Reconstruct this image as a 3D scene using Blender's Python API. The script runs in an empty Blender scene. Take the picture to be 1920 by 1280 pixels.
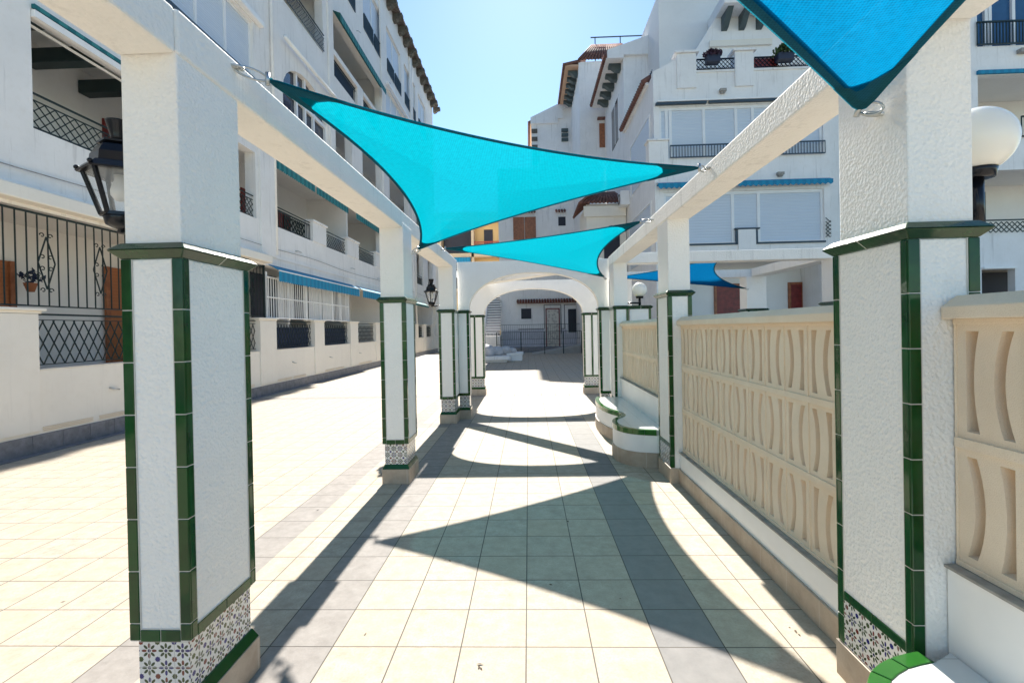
import bpy, math, random
from mathutils import Vector, Matrix
from mathutils.geometry import tessellate_polygon
random.seed(7)
R = math.radians
sc = bpy.context.scene
COL = sc.collection

# ------------------------------------------------------------------ camera
CAM_YAW, CAM_PITCH, CAM_ROLL = .0340, -.0068, -.020
f_ = Vector((-math.sin(CAM_YAW)*math.cos(CAM_PITCH), math.cos(CAM_YAW)*math.cos(CAM_PITCH), math.sin(CAM_PITCH)))
r_ = Vector((math.cos(CAM_YAW), math.sin(CAM_YAW), 0)); u_ = r_.cross(f_)
r2 = r_*math.cos(CAM_ROLL)+u_*math.sin(CAM_ROLL); u2 = u_*math.cos(CAM_ROLL)-r_*math.sin(CAM_ROLL)
cd = bpy.data.cameras.new('camera'); cam = bpy.data.objects.new('camera', cd); COL.objects.link(cam)
M = Matrix.Identity(4)
for i in range(3):
    M[i][0] = r2[i]; M[i][1] = u2[i]; M[i][2] = -f_[i]
M[2][3] = 1.62
cam.matrix_world = M
cd.sensor_width = 36; cd.lens = 918/1920*36; cd.shift_y = -17/1920; cd.clip_end = 600; cd.clip_start = .05
sc.camera = cam

# ------------------------------------------------------------------ light
SUN_ELEV = 38.5; SUN_AZ = -.25          # the sun stands straight ahead, a hair to the left
w = bpy.data.worlds.new('World'); sc.world = w; w.use_nodes = True
nt = w.node_tree; bg = nt.nodes['Background']
sky = nt.nodes.new('ShaderNodeTexSky'); sky.sky_type = 'NISHITA'; sky.sun_disc = False
sky.sun_elevation = R(SUN_ELEV); sky.sun_rotation = R(SUN_AZ); sky.air_density = 1.0; sky.dust_density = .12; sky.ozone_density = 1.0
tint = nt.nodes.new('ShaderNodeMix'); tint.data_type = 'RGBA'; tint.blend_type = 'MULTIPLY'; tint.inputs[0].default_value = 1
nt.links.new(sky.outputs[0], tint.inputs[6]); tint.inputs[7].default_value = (.78, .93, 1.0, 1)
nt.links.new(tint.outputs[2], bg.inputs[0]); bg.inputs[1].default_value = .058
sd = bpy.data.lights.new('sun', 'SUN'); sd.energy = 3.65; sd.angle = R(.53); sd.color = (1, .95, .865)
so = bpy.data.objects.new('sun', sd); COL.objects.link(so)
dv = Vector((math.sin(R(SUN_AZ)), math.cos(R(SUN_AZ)), math.tan(R(SUN_ELEV)))).normalized()
so.rotation_euler = dv.to_track_quat('Z', 'Y').to_euler(); so.location = (0, 30, 40)
vs = sc.view_settings; vs.view_transform = 'Standard'; vs.look = 'None'; vs.exposure = 1.82; vs.gamma = 1
sc.cycles.max_bounces = 10; sc.cycles.diffuse_bounces = 7; sc.cycles.glossy_bounces = 4; sc.cycles.transmission_bounces = 6

# ------------------------------------------------------------------ materials
def newmat(name):
    m = bpy.data.materials.new(name); m.use_nodes = True
    return m, m.node_tree.nodes, m.node_tree.links, m.node_tree.nodes['Principled BSDF']
def mth(N, L, op, a, b=None, c=None, clamp=False):
    n = N.new('ShaderNodeMath'); n.operation = op; n.use_clamp = clamp
    for k, v in enumerate((a, b, c)):
        if v is None: continue
        if isinstance(v, (int, float)): n.inputs[k].default_value = v
        else: L.new(v, n.inputs[k])
    return n.outputs[0]
def mixc(N, L, fac, a, b, mode='MIX'):
    n = N.new('ShaderNodeMix'); n.data_type = 'RGBA'; n.blend_type = mode
    for key, v in ((0, fac), (6, a), (7, b)):
        if isinstance(v, (int, float)): n.inputs[key].default_value = v
        elif isinstance(v, tuple): n.inputs[key].default_value = (*v, 1) if len(v) == 3 else v
        else: L.new(v, n.inputs[key])
    return n.outputs[2]
def uvn(N): return N.new('ShaderNodeUVMap').outputs[0]
def noise(N, L, vec, scale, detail=4, rough=.55):
    n = N.new('ShaderNodeTexNoise'); n.inputs['Scale'].default_value = scale; n.inputs['Detail'].default_value = detail
    n.inputs['Roughness'].default_value = rough; L.new(vec, n.inputs['Vector']); return n.outputs[0]
def ramp(N, L, v, lo, hi, a=0., b=1.):
    n = N.new('ShaderNodeMapRange'); L.new(v, n.inputs[0])
    for k, x in enumerate((lo, hi, a, b)): n.inputs[k+1].default_value = x
    return n.outputs[0]
def bump(N, L, h, strength, dist, bsdf, prev=None):
    n = N.new('ShaderNodeBump'); n.inputs['Strength'].default_value = strength; n.inputs['Distance'].default_value = dist
    L.new(h, n.inputs['Height'])
    if prev: L.new(prev, n.inputs['Normal'])
    L.new(n.outputs[0], bsdf.inputs['Normal']); return n.outputs[0]
def objco(N): return N.new('ShaderNodeTexCoord').outputs['Object']

def plain(name, col, rough=.6, metal=0., var=.06, vs_=3., bmp=0., bs=60.):
    m, N, L, b = newmat(name); c = objco(N)
    n = noise(N, L, c, vs_)
    dark = tuple(x*(1-var*2) for x in col); lite = tuple(min(1, x*(1+var)) for x in col)
    L.new(mixc(N, L, ramp(N, L, n, .3, .7), dark, lite), b.inputs['Base Color'])
    b.inputs['Roughness'].default_value = rough; b.inputs['Metallic'].default_value = metal
    if bmp: bump(N, L, noise(N, L, c, bs, 3), bmp, .004, b)
    return m

def stucco(name, col, grain=70., strength=.55, dist=.006, dirt=.12, streak=0.):
    """sprayed plaster: pitted grain, faint patches, optional rain streaks of its own"""
    m, N, L, b = newmat(name); c = objco(N)
    n1 = noise(N, L, c, 1.3, 5); n2 = noise(N, L, c, 9, 4)
    a = mixc(N, L, ramp(N, L, n1, .35, .75, 0, dirt*1.3), col, tuple(x*.72 for x in col))
    a = mixc(N, L, ramp(N, L, n2, .5, .8, 0, dirt), a, (col[0]*.8, col[1]*.76, col[2]*.7))
    if streak:
        mp = N.new('ShaderNodeMapping'); L.new(c, mp.inputs[0]); mp.inputs['Scale'].default_value = (2.4, 2.4, .16)
        s = noise(N, L, mp.outputs[0], 3.2, 6, .7)
        s2 = ramp(N, L, s, .56, .78, 0, streak)
        a = mixc(N, L, s2, a, (.30, .285, .27))
    L.new(a, b.inputs['Base Color']); b.inputs['Roughness'].default_value = .85
    v = N.new('ShaderNodeTexVoronoi'); v.inputs['Scale'].default_value = grain; L.new(c, v.inputs['Vector'])
    n3 = noise(N, L, c, grain*.8, 3, .6)
    h = mth(N, L, 'ADD', mth(N, L, 'MULTIPLY', v.outputs[0], .6), n3)
    bump(N, L, h, strength, dist, b)
    return m

WHITE = stucco('white_rough_plaster', (.90, .885, .855), 70, .75, .008, .10, .05)
BEAMW = stucco('pergola_beam_plaster', (.89, .865, .82), 55, .6, .008, .16, .40)
FACADE = stucco('facade_plaster', (.87, .85, .825), 30, .25, .006, .26, .55)
FACADE2 = stucco('courtyard_facade_plaster', (.87, .86, .85), 30, .2, .006, .24, .55)
LOWW = stucco('cream_parapet_plaster', (.86, .81, .72), 40, .25, .005, .16, .15)
INNER = stucco('porch_plaster', (.82, .80, .77), 30, .2, .004, .15)
SALMON = stucco('salmon_plaster', (.62, .40, .27), 30, .2, .004, .15)
YELLOW = stucco('yellow_plaster', (.66, .47, .22), 30, .2, .004, .15)
TANW = stucco('tan_plaster', (.66, .50, .33), 30, .2, .004, .2, .2)
SMOOTHW = plain('white_paint', (.88, .88, .87), .45, var=.03)
PVC = plain('white_pvc', (.82, .83, .84), .4, var=.03)
IRON = plain('dark_green_iron', (.018, .035, .036), .35, .3)
BLACK = plain('black_cast_iron', (.010, .012, .018), .22, .4)
DARKIN = plain('dark_interior', (.018, .02, .035), .6)
NAVY = plain('navy_cloth', (.015, .03, .075), .8)
BROWNW = plain('orange_varnished_wood', (.34, .12, .05), .45, var=.2, vs_=8)
DWOOD = plain('dark_red_door_wood', (.20, .022, .02), .4, var=.2, vs_=6)
GBEAM = plain('dark_green_beam', (.012, .03, .03), .5)
STEEL = plain('galvanised_steel', (.55, .56, .55), .3, .9)
COPING = plain('grey_stone_coping', (.36, .34, .31), .8, var=.15, vs_=14, bmp=.3, bs=120)
SKIRT = plain('grey_slate_skirting', (.20, .20, .215), .6, var=.15, vs_=10)
GUTTER = plain('rail_cap_blue', (.03, .06, .09), .5)
LEAF = plain('leaf_green', (.035, .085, .02), .6, var=.4, vs_=20)
PURPLE = plain('dark_purple_leaf', (.05, .02, .05), .6, var=.4, vs_=20)
POT = plain('navy_pot', (.02, .025, .05), .4)
TERRA = plain('terracotta_pot', (.35, .13, .06), .7)
SACK = plain('white_sacks', (.52, .52, .54), .75, var=.1, vs_=5, bmp=.5, bs=14)
GLASSD = plain('dark_window_glass', (.02, .035, .07), .08)
CORBEL = plain('weathered_corbel', (.13, .12, .10), .8, var=.25, vs_=10)
CORBELG = plain('dark_green_corbel', (.07, .10, .105), .6)

def slat_mat(name, col, period, rough=.5):
    m, N, L, b = newmat(name); sp = N.new('ShaderNodeSeparateXYZ'); L.new(uvn(N), sp.inputs[0])
    fr = mth(N, L, 'FRACT', mth(N, L, 'DIVIDE', sp.outputs[1], period))
    g = ramp(N, L, fr, 0, .12, 0, 1)
    L.new(mixc(N, L, g, tuple(x*.55 for x in col), col), b.inputs['Base Color'])
    b.inputs['Roughness'].default_value = rough
    bump(N, L, mth(N, L, 'PINGPONG', mth(N, L, 'DIVIDE', sp.outputs[1], period), 1), .6, .012, b)
    return m
SHUT = slat_mat('white_roller_shutter', (.60, .67, .76), .055)
LOUV = slat_mat('orange_louvre_wood', (.40, .14, .05), .07)

def stripe_mat(name, a, bcol, period):
    m, N, L, b = newmat(name); sp = N.new('ShaderNodeSeparateXYZ'); L.new(uvn(N), sp.inputs[0])
    fr = mth(N, L, 'FRACT', mth(N, L, 'DIVIDE', sp.outputs[0], period))
    L.new(mixc(N, L, mth(N, L, 'GREATER_THAN', fr, .5), a, bcol), b.inputs['Base Color']); b.inputs['Roughness'].default_value = .8
    return m
AWNB = stripe_mat('blue_awning_cloth', (.01, .20, .36), (.012, .25, .43), .28)
AWNG = stripe_mat('green_awning_cloth', (.01, .14, .16), (.03, .22, .23), .28)

def tile_roof():
    m, N, L, b = newmat('clay_roof_tiles'); c = objco(N)
    n = noise(N, L, c, 5, 4)
    L.new(mixc(N, L, ramp(N, L, n, .3, .7), (.10, .045, .04), (.25, .12, .09)), b.inputs['Base Color']); b.inputs['Roughness'].default_value = .85
    return m
ROOFT = tile_roof()
OLDTILE = plain('grey_weathered_tile', (.16, .13, .115), .9, var=.3, vs_=9)

def glazed():
    m, N, L, b = newmat('dark_green_glazed_tile'); c = objco(N)
    n = noise(N, L, c, 7, 3)
    s3 = N.new('ShaderNodeSeparateXYZ'); L.new(uvn(N), s3.inputs[0]); cbn = N.new('ShaderNodeCombineXYZ')
    L.new(mth(N, L, 'FLOOR', mth(N, L, 'DIVIDE', mth(N, L, 'SUBTRACT', 1.922, s3.outputs[1]), .205)), cbn.inputs[0]); L.new(mth(N, L, 'FLOOR', mth(N, L, 'MULTIPLY', s3.outputs[0], 9)), cbn.inputs[1])
    wn_ = N.new('ShaderNodeTexWhiteNoise'); wn_.noise_dimensions = '2D'; L.new(cbn.outputs[0], wn_.inputs['Vector'])
    a = mixc(N, L, ramp(N, L, n, .35, .7), (.002, .030, .006), (.006, .065, .012))
    L.new(mixc(N, L, ramp(N, L, wn_.outputs['Value'], 0, 1, 0, .6), a, (.009, .085, .018)), b.inputs['Base Color'])
    b.inputs['Roughness'].default_value = .10; b.inputs['Specular IOR Level'].default_value = .38
    bump(N, L, noise(N, L, c, 22, 2), .12, .004, b)
    return m
GREEN = glazed()
def capglaze():
    m, N, L, b = newmat('weathered_green_cap_tile'); c = objco(N)
    n = noise(N, L, c, 7, 3)
    L.new(mixc(N, L, ramp(N, L, n, .35, .7), (.004, .032, .009), (.010, .068, .016)), b.inputs['Base Color'])
    b.inputs['Roughness'].default_value = .2; b.inputs['Specular IOR Level'].default_value = .55
    bump(N, L, noise(N, L, c, 30, 3), .35, .004, b)
    return m
GREENC = capglaze()
GROUT = plain('pale_grout', (.62, .60, .55), .9)
def glazed2():
    m, N, L, b = newmat('bench_green_glazed_tile'); c = objco(N)
    L.new(mixc(N, L, noise(N, L, c, 9, 3), (.012, .08, .014), (.03, .14, .02)), b.inputs['Base Color']); b.inputs['Roughness'].default_value = .12
    return m
GREEN2 = glazed2()

def azulejo():
    """small Moorish tiles: eight-petal flowers with coloured dots between, painted on glazed white"""
    m, N, L, b = newmat('patterned_flower_tiles'); P = .068
    sp = N.new('ShaderNodeSeparateXYZ'); L.new(uvn(N), sp.inputs[0])
    U = mth(N, L, 'DIVIDE', sp.outputs[0], P); V = mth(N, L, 'DIVIDE', sp.outputs[1], P)
    def cell(off):
        a = mth(N, L, 'ADD', U, off); c = mth(N, L, 'ADD', V, off)
        return a, c
    def flower(off):
        a, c = cell(off)
        x = mth(N, L, 'SUBTRACT', mth(N, L, 'FRACT', a), .5); y = mth(N, L, 'SUBTRACT', mth(N, L, 'FRACT', c), .5)
        r = mth(N, L, 'SQRT', mth(N, L, 'ADD', mth(N, L, 'MULTIPLY', x, x), mth(N, L, 'MULTIPLY', y, y)))
        ang = mth(N, L, 'ARCTAN2', y, x)
        return a, c, r, ang
    a, c, r, ang = flower(0.)
    # petals: eight ellipses around r=.27
    k = mth(N, L, 'DIVIDE', ang, math.pi/4)
    dk = mth(N, L, 'SUBTRACT', mth(N, L, 'FRACT', mth(N, L, 'ADD', k, .5)), .5)
    tang = mth(N, L, 'MULTIPLY', mth(N, L, 'MULTIPLY', dk, math.pi/4), r)
    e = mth(N, L, 'ADD', mth(N, L, 'POWER', mth(N, L, 'DIVIDE', mth(N, L, 'ABSOLUTE', tang), .078), 2),
            mth(N, L, 'POWER', mth(N, L, 'DIVIDE', mth(N, L, 'ABSOLUTE', mth(N, L, 'SUBTRACT', r, .30)), .150), 2))
    petal = mth(N, L, 'LESS_THAN', e, 1.0)
    core = mth(N, L, 'LESS_THAN', r, .10)
    a2, c2, rr, an2 = flower(.5)
    dot = mth(N, L, 'LESS_THAN', mth(N, L, 'MULTIPLY', rr, mth(N, L, 'ADD', 1.0, mth(N, L, 'MULTIPLY', mth(N, L, 'ABSOLUTE', mth(N, L, 'SINE', mth(N, L, 'MULTIPLY', an2, 4))), .25))), .175)
    def hashc(a, c, seed):
        fl = mth(N, L, 'ADD', mth(N, L, 'MULTIPLY', mth(N, L, 'FLOOR', a), 1.0), mth(N, L, 'MULTIPLY', mth(N, L, 'FLOOR', c), 2.0))
        return mth(N, L, 'FRACT', mth(N, L, 'ADD', mth(N, L, 'MULTIPLY', fl, .3334), seed))
    def pick(h):
        q = mixc(N, L, mth(N, L, 'GREATER_THAN', h, .33), (.045, .075, .02), (.02, .02, .16))
        return mixc(N, L, mth(N, L, 'GREATER_THAN', h, .66), q, (.16, .03, .02))
    base = (.72, .71, .69)
    alt = mth(N, L, 'FRACT', mth(N, L, 'MULTIPLY', mth(N, L, 'FLOOR', mth(N, L, 'ADD', k, .5)), .5))
    pc = mixc(N, L, mth(N, L, 'GREATER_THAN', alt, .25), pick(hashc(a, c, .1)), (.03, .055, .02))
    col = mixc(N, L, petal, base, pc)
    col = mixc(N, L, core, col, (.03, .03, .10))
    col = mixc(N, L, dot, col, pick(hashc(a2, c2, .45)))
    # tile joints every two flowers
    def line(s):
        q = mth(N, L, 'FRACT', mth(N, L, 'DIVIDE', s, P*1.5))
        return mth(N, L, 'LESS_THAN', q, .018)
    j = mth(N, L, 'MAXIMUM', line(sp.outputs[0]), line(sp.outputs[1]))
    col = mixc(N, L, j, col, (.45, .44, .42))
    L.new(col, b.inputs['Base Color']); b.inputs['Roughness'].default_value = .12
    return m
AZUL = azulejo()

def stone_base():
    m, N, L, b = newmat('beige_stone_tile'); c = objco(N)
    n = noise(N, L, c, 6, 6, .65); n2 = noise(N, L, c, 180, 2)
    a = mixc(N, L, ramp(N, L, n, .3, .7), (.36, .28, .21), (.52, .44, .35))
    a = mixc(N, L, ramp(N, L, n2, .45, .7, 0, .25), a, (.30, .25, .2))
    sp = N.new('ShaderNodeSeparateXYZ'); L.new(uvn(N), sp.inputs[0])
    q = mth(N, L, 'LESS_THAN', mth(N, L, 'FRACT', mth(N, L, 'DIVIDE', sp.outputs[0], .33)), .012)
    a = mixc(N, L, q, a, (.55, .51, .45))
    L.new(a, b.inputs['Base Color']); b.inputs['Roughness'].default_value = .6
    return m
STONE = stone_base()

def blockm():
    m, N, L, b = newmat('sand_concrete_block'); c = objco(N)
    n = noise(N, L, c, 4, 5); n2 = noise(N, L, c, 260, 2)
    a = mixc(N, L, ramp(N, L, n, .3, .75), (.82, .685, .52), (.89, .77, .61))
    a = mixc(N, L, ramp(N, L, n2, .5, .75, 0, .35), a, (.56, .42, .29))
    s3 = N.new('ShaderNodeSeparateXYZ'); L.new(uvn(N), s3.inputs[0]); cbn = N.new('ShaderNodeCombineXYZ')
    L.new(mth(N, L, 'FLOOR', mth(N, L, 'DIVIDE', mth(N, L, 'SUBTRACT', 5.072, s3.outputs[0]), .2766)), cbn.inputs[0]); L.new(mth(N, L, 'FLOOR', mth(N, L, 'DIVIDE', mth(N, L, 'SUBTRACT', 1.625, s3.outputs[1]), .4333)), cbn.inputs[1])
    wn_ = N.new('ShaderNodeTexWhiteNoise'); wn_.noise_dimensions = '2D'; L.new(cbn.outputs[0], wn_.inputs['Vector'])
    a = mixc(N, L, ramp(N, L, wn_.outputs['Value'], 0, 1, 0, .25), a, (.72, .57, .42))
    grime = noise(N, L, c, 1.7, 6, .7); a = mixc(N, L, ramp(N, L, grime, .52, .75, 0, .25), a, (.52, .42, .32))
    L.new(a, b.inputs['Base Color']); b.inputs['Roughness'].default_value = .9
    bump(N, L, noise(N, L, c, 240, 2), .5, .004, b)
    return m
BLOCK = blockm()

def paving():
    m, N, L, b = newmat('cream_paving_tiles'); sp = N.new('ShaderNodeSeparateXYZ'); L.new(uvn(N), sp.inputs[0])
    X, Y = sp.outputs[0], sp.outputs[1]
    left = mth(N, L, 'LESS_THAN', X, -1.88)
    strip = mth(N, L, 'MULTIPLY', left, mth(N, L, 'GREATER_THAN', X, -2.18))
    ua = mth(N, L, 'MULTIPLY', mth(N, L, 'ADD', X, .044), 3); ub = mth(N, L, 'MULTIPLY', mth(N, L, 'ADD', X, 2.18), 3)
    U = mth(N, L, 'ADD', mth(N, L, 'MULTIPLY', ub, left), mth(N, L, 'MULTIPLY', ua, mth(N, L, 'SUBTRACT', 1, left)))
    V = mth(N, L, 'MULTIPLY', mth(N, L, 'SUBTRACT', Y, 2.485), 3)
    iu, iv = mth(N, L, 'FLOOR', U), mth(N, L, 'FLOOR', V)
    fu, fv = mth(N, L, 'FRACT', U), mth(N, L, 'FRACT', V)
    cb = N.new('ShaderNodeCombineXYZ'); L.new(iu, cb.inputs[0]); L.new(iv, cb.inputs[1])
    wn = N.new('ShaderNodeTexWhiteNoise'); wn.noise_dimensions = '2D'; L.new(cb.outputs[0], wn.inputs['Vector'])
    # body colour: mottled travertine look, each tile shifted a little
    cu = N.new('ShaderNodeVectorMath'); cu.operation = 'ADD'; L.new(uvn(N), cu.inputs[0])
    sc3 = N.new('ShaderNodeVectorMath'); sc3.operation = 'SCALE'; L.new(wn.outputs['Color'], sc3.inputs[0]); sc3.inputs['Scale'].default_value = 40
    L.new(sc3.outputs[0], cu.inputs[1])
    n1 = noise(N, L, cu.outputs[0], 11, 6, .68); n2 = noise(N, L, cu.outputs[0], 90, 3)
    a = mixc(N, L, ramp(N, L, n1, .3, .72), (.335, .293, .235), (.50, .452, .378))
    a = mixc(N, L, ramp(N, L, n2, .48, .68, 0, .40), a, (.28, .235, .18))
    a = mixc(N, L, ramp(N, L, wn.outputs['Value'], 0, 1, 0, .40), a, (.48, .38, .27))
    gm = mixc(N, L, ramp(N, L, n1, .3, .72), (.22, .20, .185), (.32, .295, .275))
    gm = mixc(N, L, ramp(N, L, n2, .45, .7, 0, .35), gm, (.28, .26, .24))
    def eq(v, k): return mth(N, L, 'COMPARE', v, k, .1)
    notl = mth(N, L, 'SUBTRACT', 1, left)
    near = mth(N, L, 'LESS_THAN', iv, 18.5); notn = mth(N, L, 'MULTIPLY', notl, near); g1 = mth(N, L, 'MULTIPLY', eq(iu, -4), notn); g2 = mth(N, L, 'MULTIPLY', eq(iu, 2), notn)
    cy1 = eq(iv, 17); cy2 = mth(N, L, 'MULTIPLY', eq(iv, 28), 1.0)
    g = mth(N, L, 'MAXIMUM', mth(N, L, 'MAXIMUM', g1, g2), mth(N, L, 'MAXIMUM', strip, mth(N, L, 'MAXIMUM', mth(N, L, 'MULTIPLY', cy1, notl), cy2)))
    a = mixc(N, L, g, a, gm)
    a = mixc(N, L, mth(N, L, 'MULTIPLY', g2, .45), a, (.16, .17, .18))  # right grey band: the extra dark tone paints in the sail's shade
    # joints
    gw = .012
    lu = mth(N, L, 'MINIMUM', fu, mth(N, L, 'SUBTRACT', 1, fu)); lv = mth(N, L, 'MINIMUM', fv, mth(N, L, 'SUBTRACT', 1, fv))
    ln = mth(N, L, 'MINIMUM', lu, lv)
    j = ramp(N, L, ln, gw*.6, gw, 1, 0)
    a = mixc(N, L, j, a, (.085, .075, .065))
    # worn dirt at large scale
    big = noise(N, L, uvn(N), .35, 5); a = mixc(N, L, ramp(N, L, big, .45, .8, 0, .18), a, (.42, .37, .31))
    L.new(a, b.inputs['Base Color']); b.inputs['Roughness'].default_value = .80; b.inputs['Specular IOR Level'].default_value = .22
    bump(N, L, mth(N, L, 'SUBTRACT', n2, mth(N, L, 'MULTIPLY', j, 3)), .25, .003, b)
    return m
PAVE = paving()

def sailm(name, front, trans, see=.08, tw=.62):
    m = bpy.data.materials.new(name); m.use_nodes = True; N, L = m.node_tree.nodes, m.node_tree.links
    for n in list(N):
        if n.type == 'BSDF_PRINCIPLED': N.remove(n)
    out = [n for n in N if n.type == 'OUTPUT_MATERIAL'][0]
    tx = uvn(N)
    wv = N.new('ShaderNodeTexWave'); wv.inputs['Scale'].default_value = 28; wv.inputs['Distortion'].default_value = .6; L.new(tx, wv.inputs[0])
    wv2 = N.new('ShaderNodeTexWave'); wv2.bands_direction = 'Y'; wv2.inputs['Scale'].default_value = 34; L.new(tx, wv2.inputs[0])
    n = noise(N, L, tx, 160, 3)
    k = mth(N, L, 'MULTIPLY', mth(N, L, 'ADD', mth(N, L, 'ADD', wv.outputs[1], wv2.outputs[1]), n), .33)
    d = N.new('ShaderNodeBsdfDiffuse'); t = N.new('ShaderNodeBsdfTranslucent'); tr = N.new('ShaderNodeBsdfTransparent')
    n3 = noise(N, L, tx, 38, 4, .7); k2 = mth(N, L, 'ADD', mth(N, L, 'MULTIPLY', k, .5), mth(N, L, 'MULTIPLY', n3, .5))
    L.new(mixc(N, L, ramp(N, L, k2, .36, .56), tuple(x*.62 for x in trans), tuple(min(1, x*1.06) for x in trans)), t.inputs[0]); d.inputs[0].default_value = (*front, 1)
    tr.inputs[0].default_value = (.25, .85, 1, 1)
    m1 = N.new('ShaderNodeMixShader'); m1.inputs[0].default_value = tw; L.new(d.outputs[0], m1.inputs[1]); L.new(t.outputs[0], m1.inputs[2])
    m2 = N.new('ShaderNodeMixShader'); m2.inputs[0].default_value = see; L.new(m1.outputs[0], m2.inputs[1]); L.new(tr.outputs[0], m2.inputs[2])
    L.new(m2.outputs[0], out.inputs[0])
    bp = N.new('ShaderNodeBump'); bp.inputs['Strength'].default_value = .25; bp.inputs['Distance'].default_value = .003; L.new(k, bp.inputs['Height'])
    L.new(bp.outputs[0], d.inputs['Normal'])
    return m
SAIL = sailm('turquoise_shade_cloth', (.002, .24, .33), (.001, .34, .435), .05)
SAILB = sailm('blue_shade_cloth', (.002, .13, .29), (.001, .195, .40), .04)
SAIL_SHADED = sailm('shadow_darkened_blue_cloth', (.002, .07, .17), (.001, .10, .25), .02)  # blue sail cloth, its colours darkened to hold the building's shade
WEB = sailm('dark_teal_webbing', (.03, .15, .20), (.012, .18, .25), .03, .5)

def glassy(name, col=(.9, .95, .95), rough=.05, alpha=.25):
    m, N, L, b = newmat(name)
    b.inputs['Base Color'].default_value = (*col, 1); b.inputs['Roughness'].default_value = rough
    b.inputs['Alpha'].default_value = alpha
    c = objco(N); L.new(ramp(N, L, noise(N, L, c, 12, 3), .3, .7, rough, rough+.25), b.inputs['Roughness'])
    return m
PANE = glassy('lantern_glass', (.85, .88, .9), .1, .22)
def opal():
    m, N, L, b = newmat('opal_globe'); c = objco(N)
    L.new(mixc(N, L, noise(N, L, c, 4, 3), (.80, .78, .72), (.86, .85, .81)), b.inputs['Base Color'])
    b.inputs['Roughness'].default_value = .25; b.inputs['Subsurface Weight'].default_value = .6; b.inputs['Subsurface Radius'].default_value = (.2, .2, .18); b.inputs['Subsurface Scale'].default_value = .6
    return m
OPAL = opal()
def bead():
    m, N, L, b = newmat('beaded_door_curtain'); sp = N.new('ShaderNodeSeparateXYZ'); L.new(uvn(N), sp.inputs[0])
    v = N.new('ShaderNodeTexVoronoi'); v.inputs['Scale'].default_value = 6; L.new(uvn(N), v.inputs['Vector'])
    L.new(mixc(N, L, ramp(N, L, v.outputs[0], .1, .6), (.34, .31, .29), (.62, .59, .53)), b.inputs['Base Color']); b.inputs['Roughness'].default_value = .4
    return m
BEAD = bead()

WHOLE = {'tile_joint','block_joint','roof_tiles','skirting','foliage','hem_webbing','corner_patch','tiled_canopy','tile_hood','green_edge_tile','sacks','valance','blocks','wall','side_wall','rear_wall','inner_wall','porch_wall','floor_slab','painted_border','shackle','lattice_railing','balcony_railing','window_grille','white_window_bars','railing','white_gate','gate_pillar'}
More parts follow.
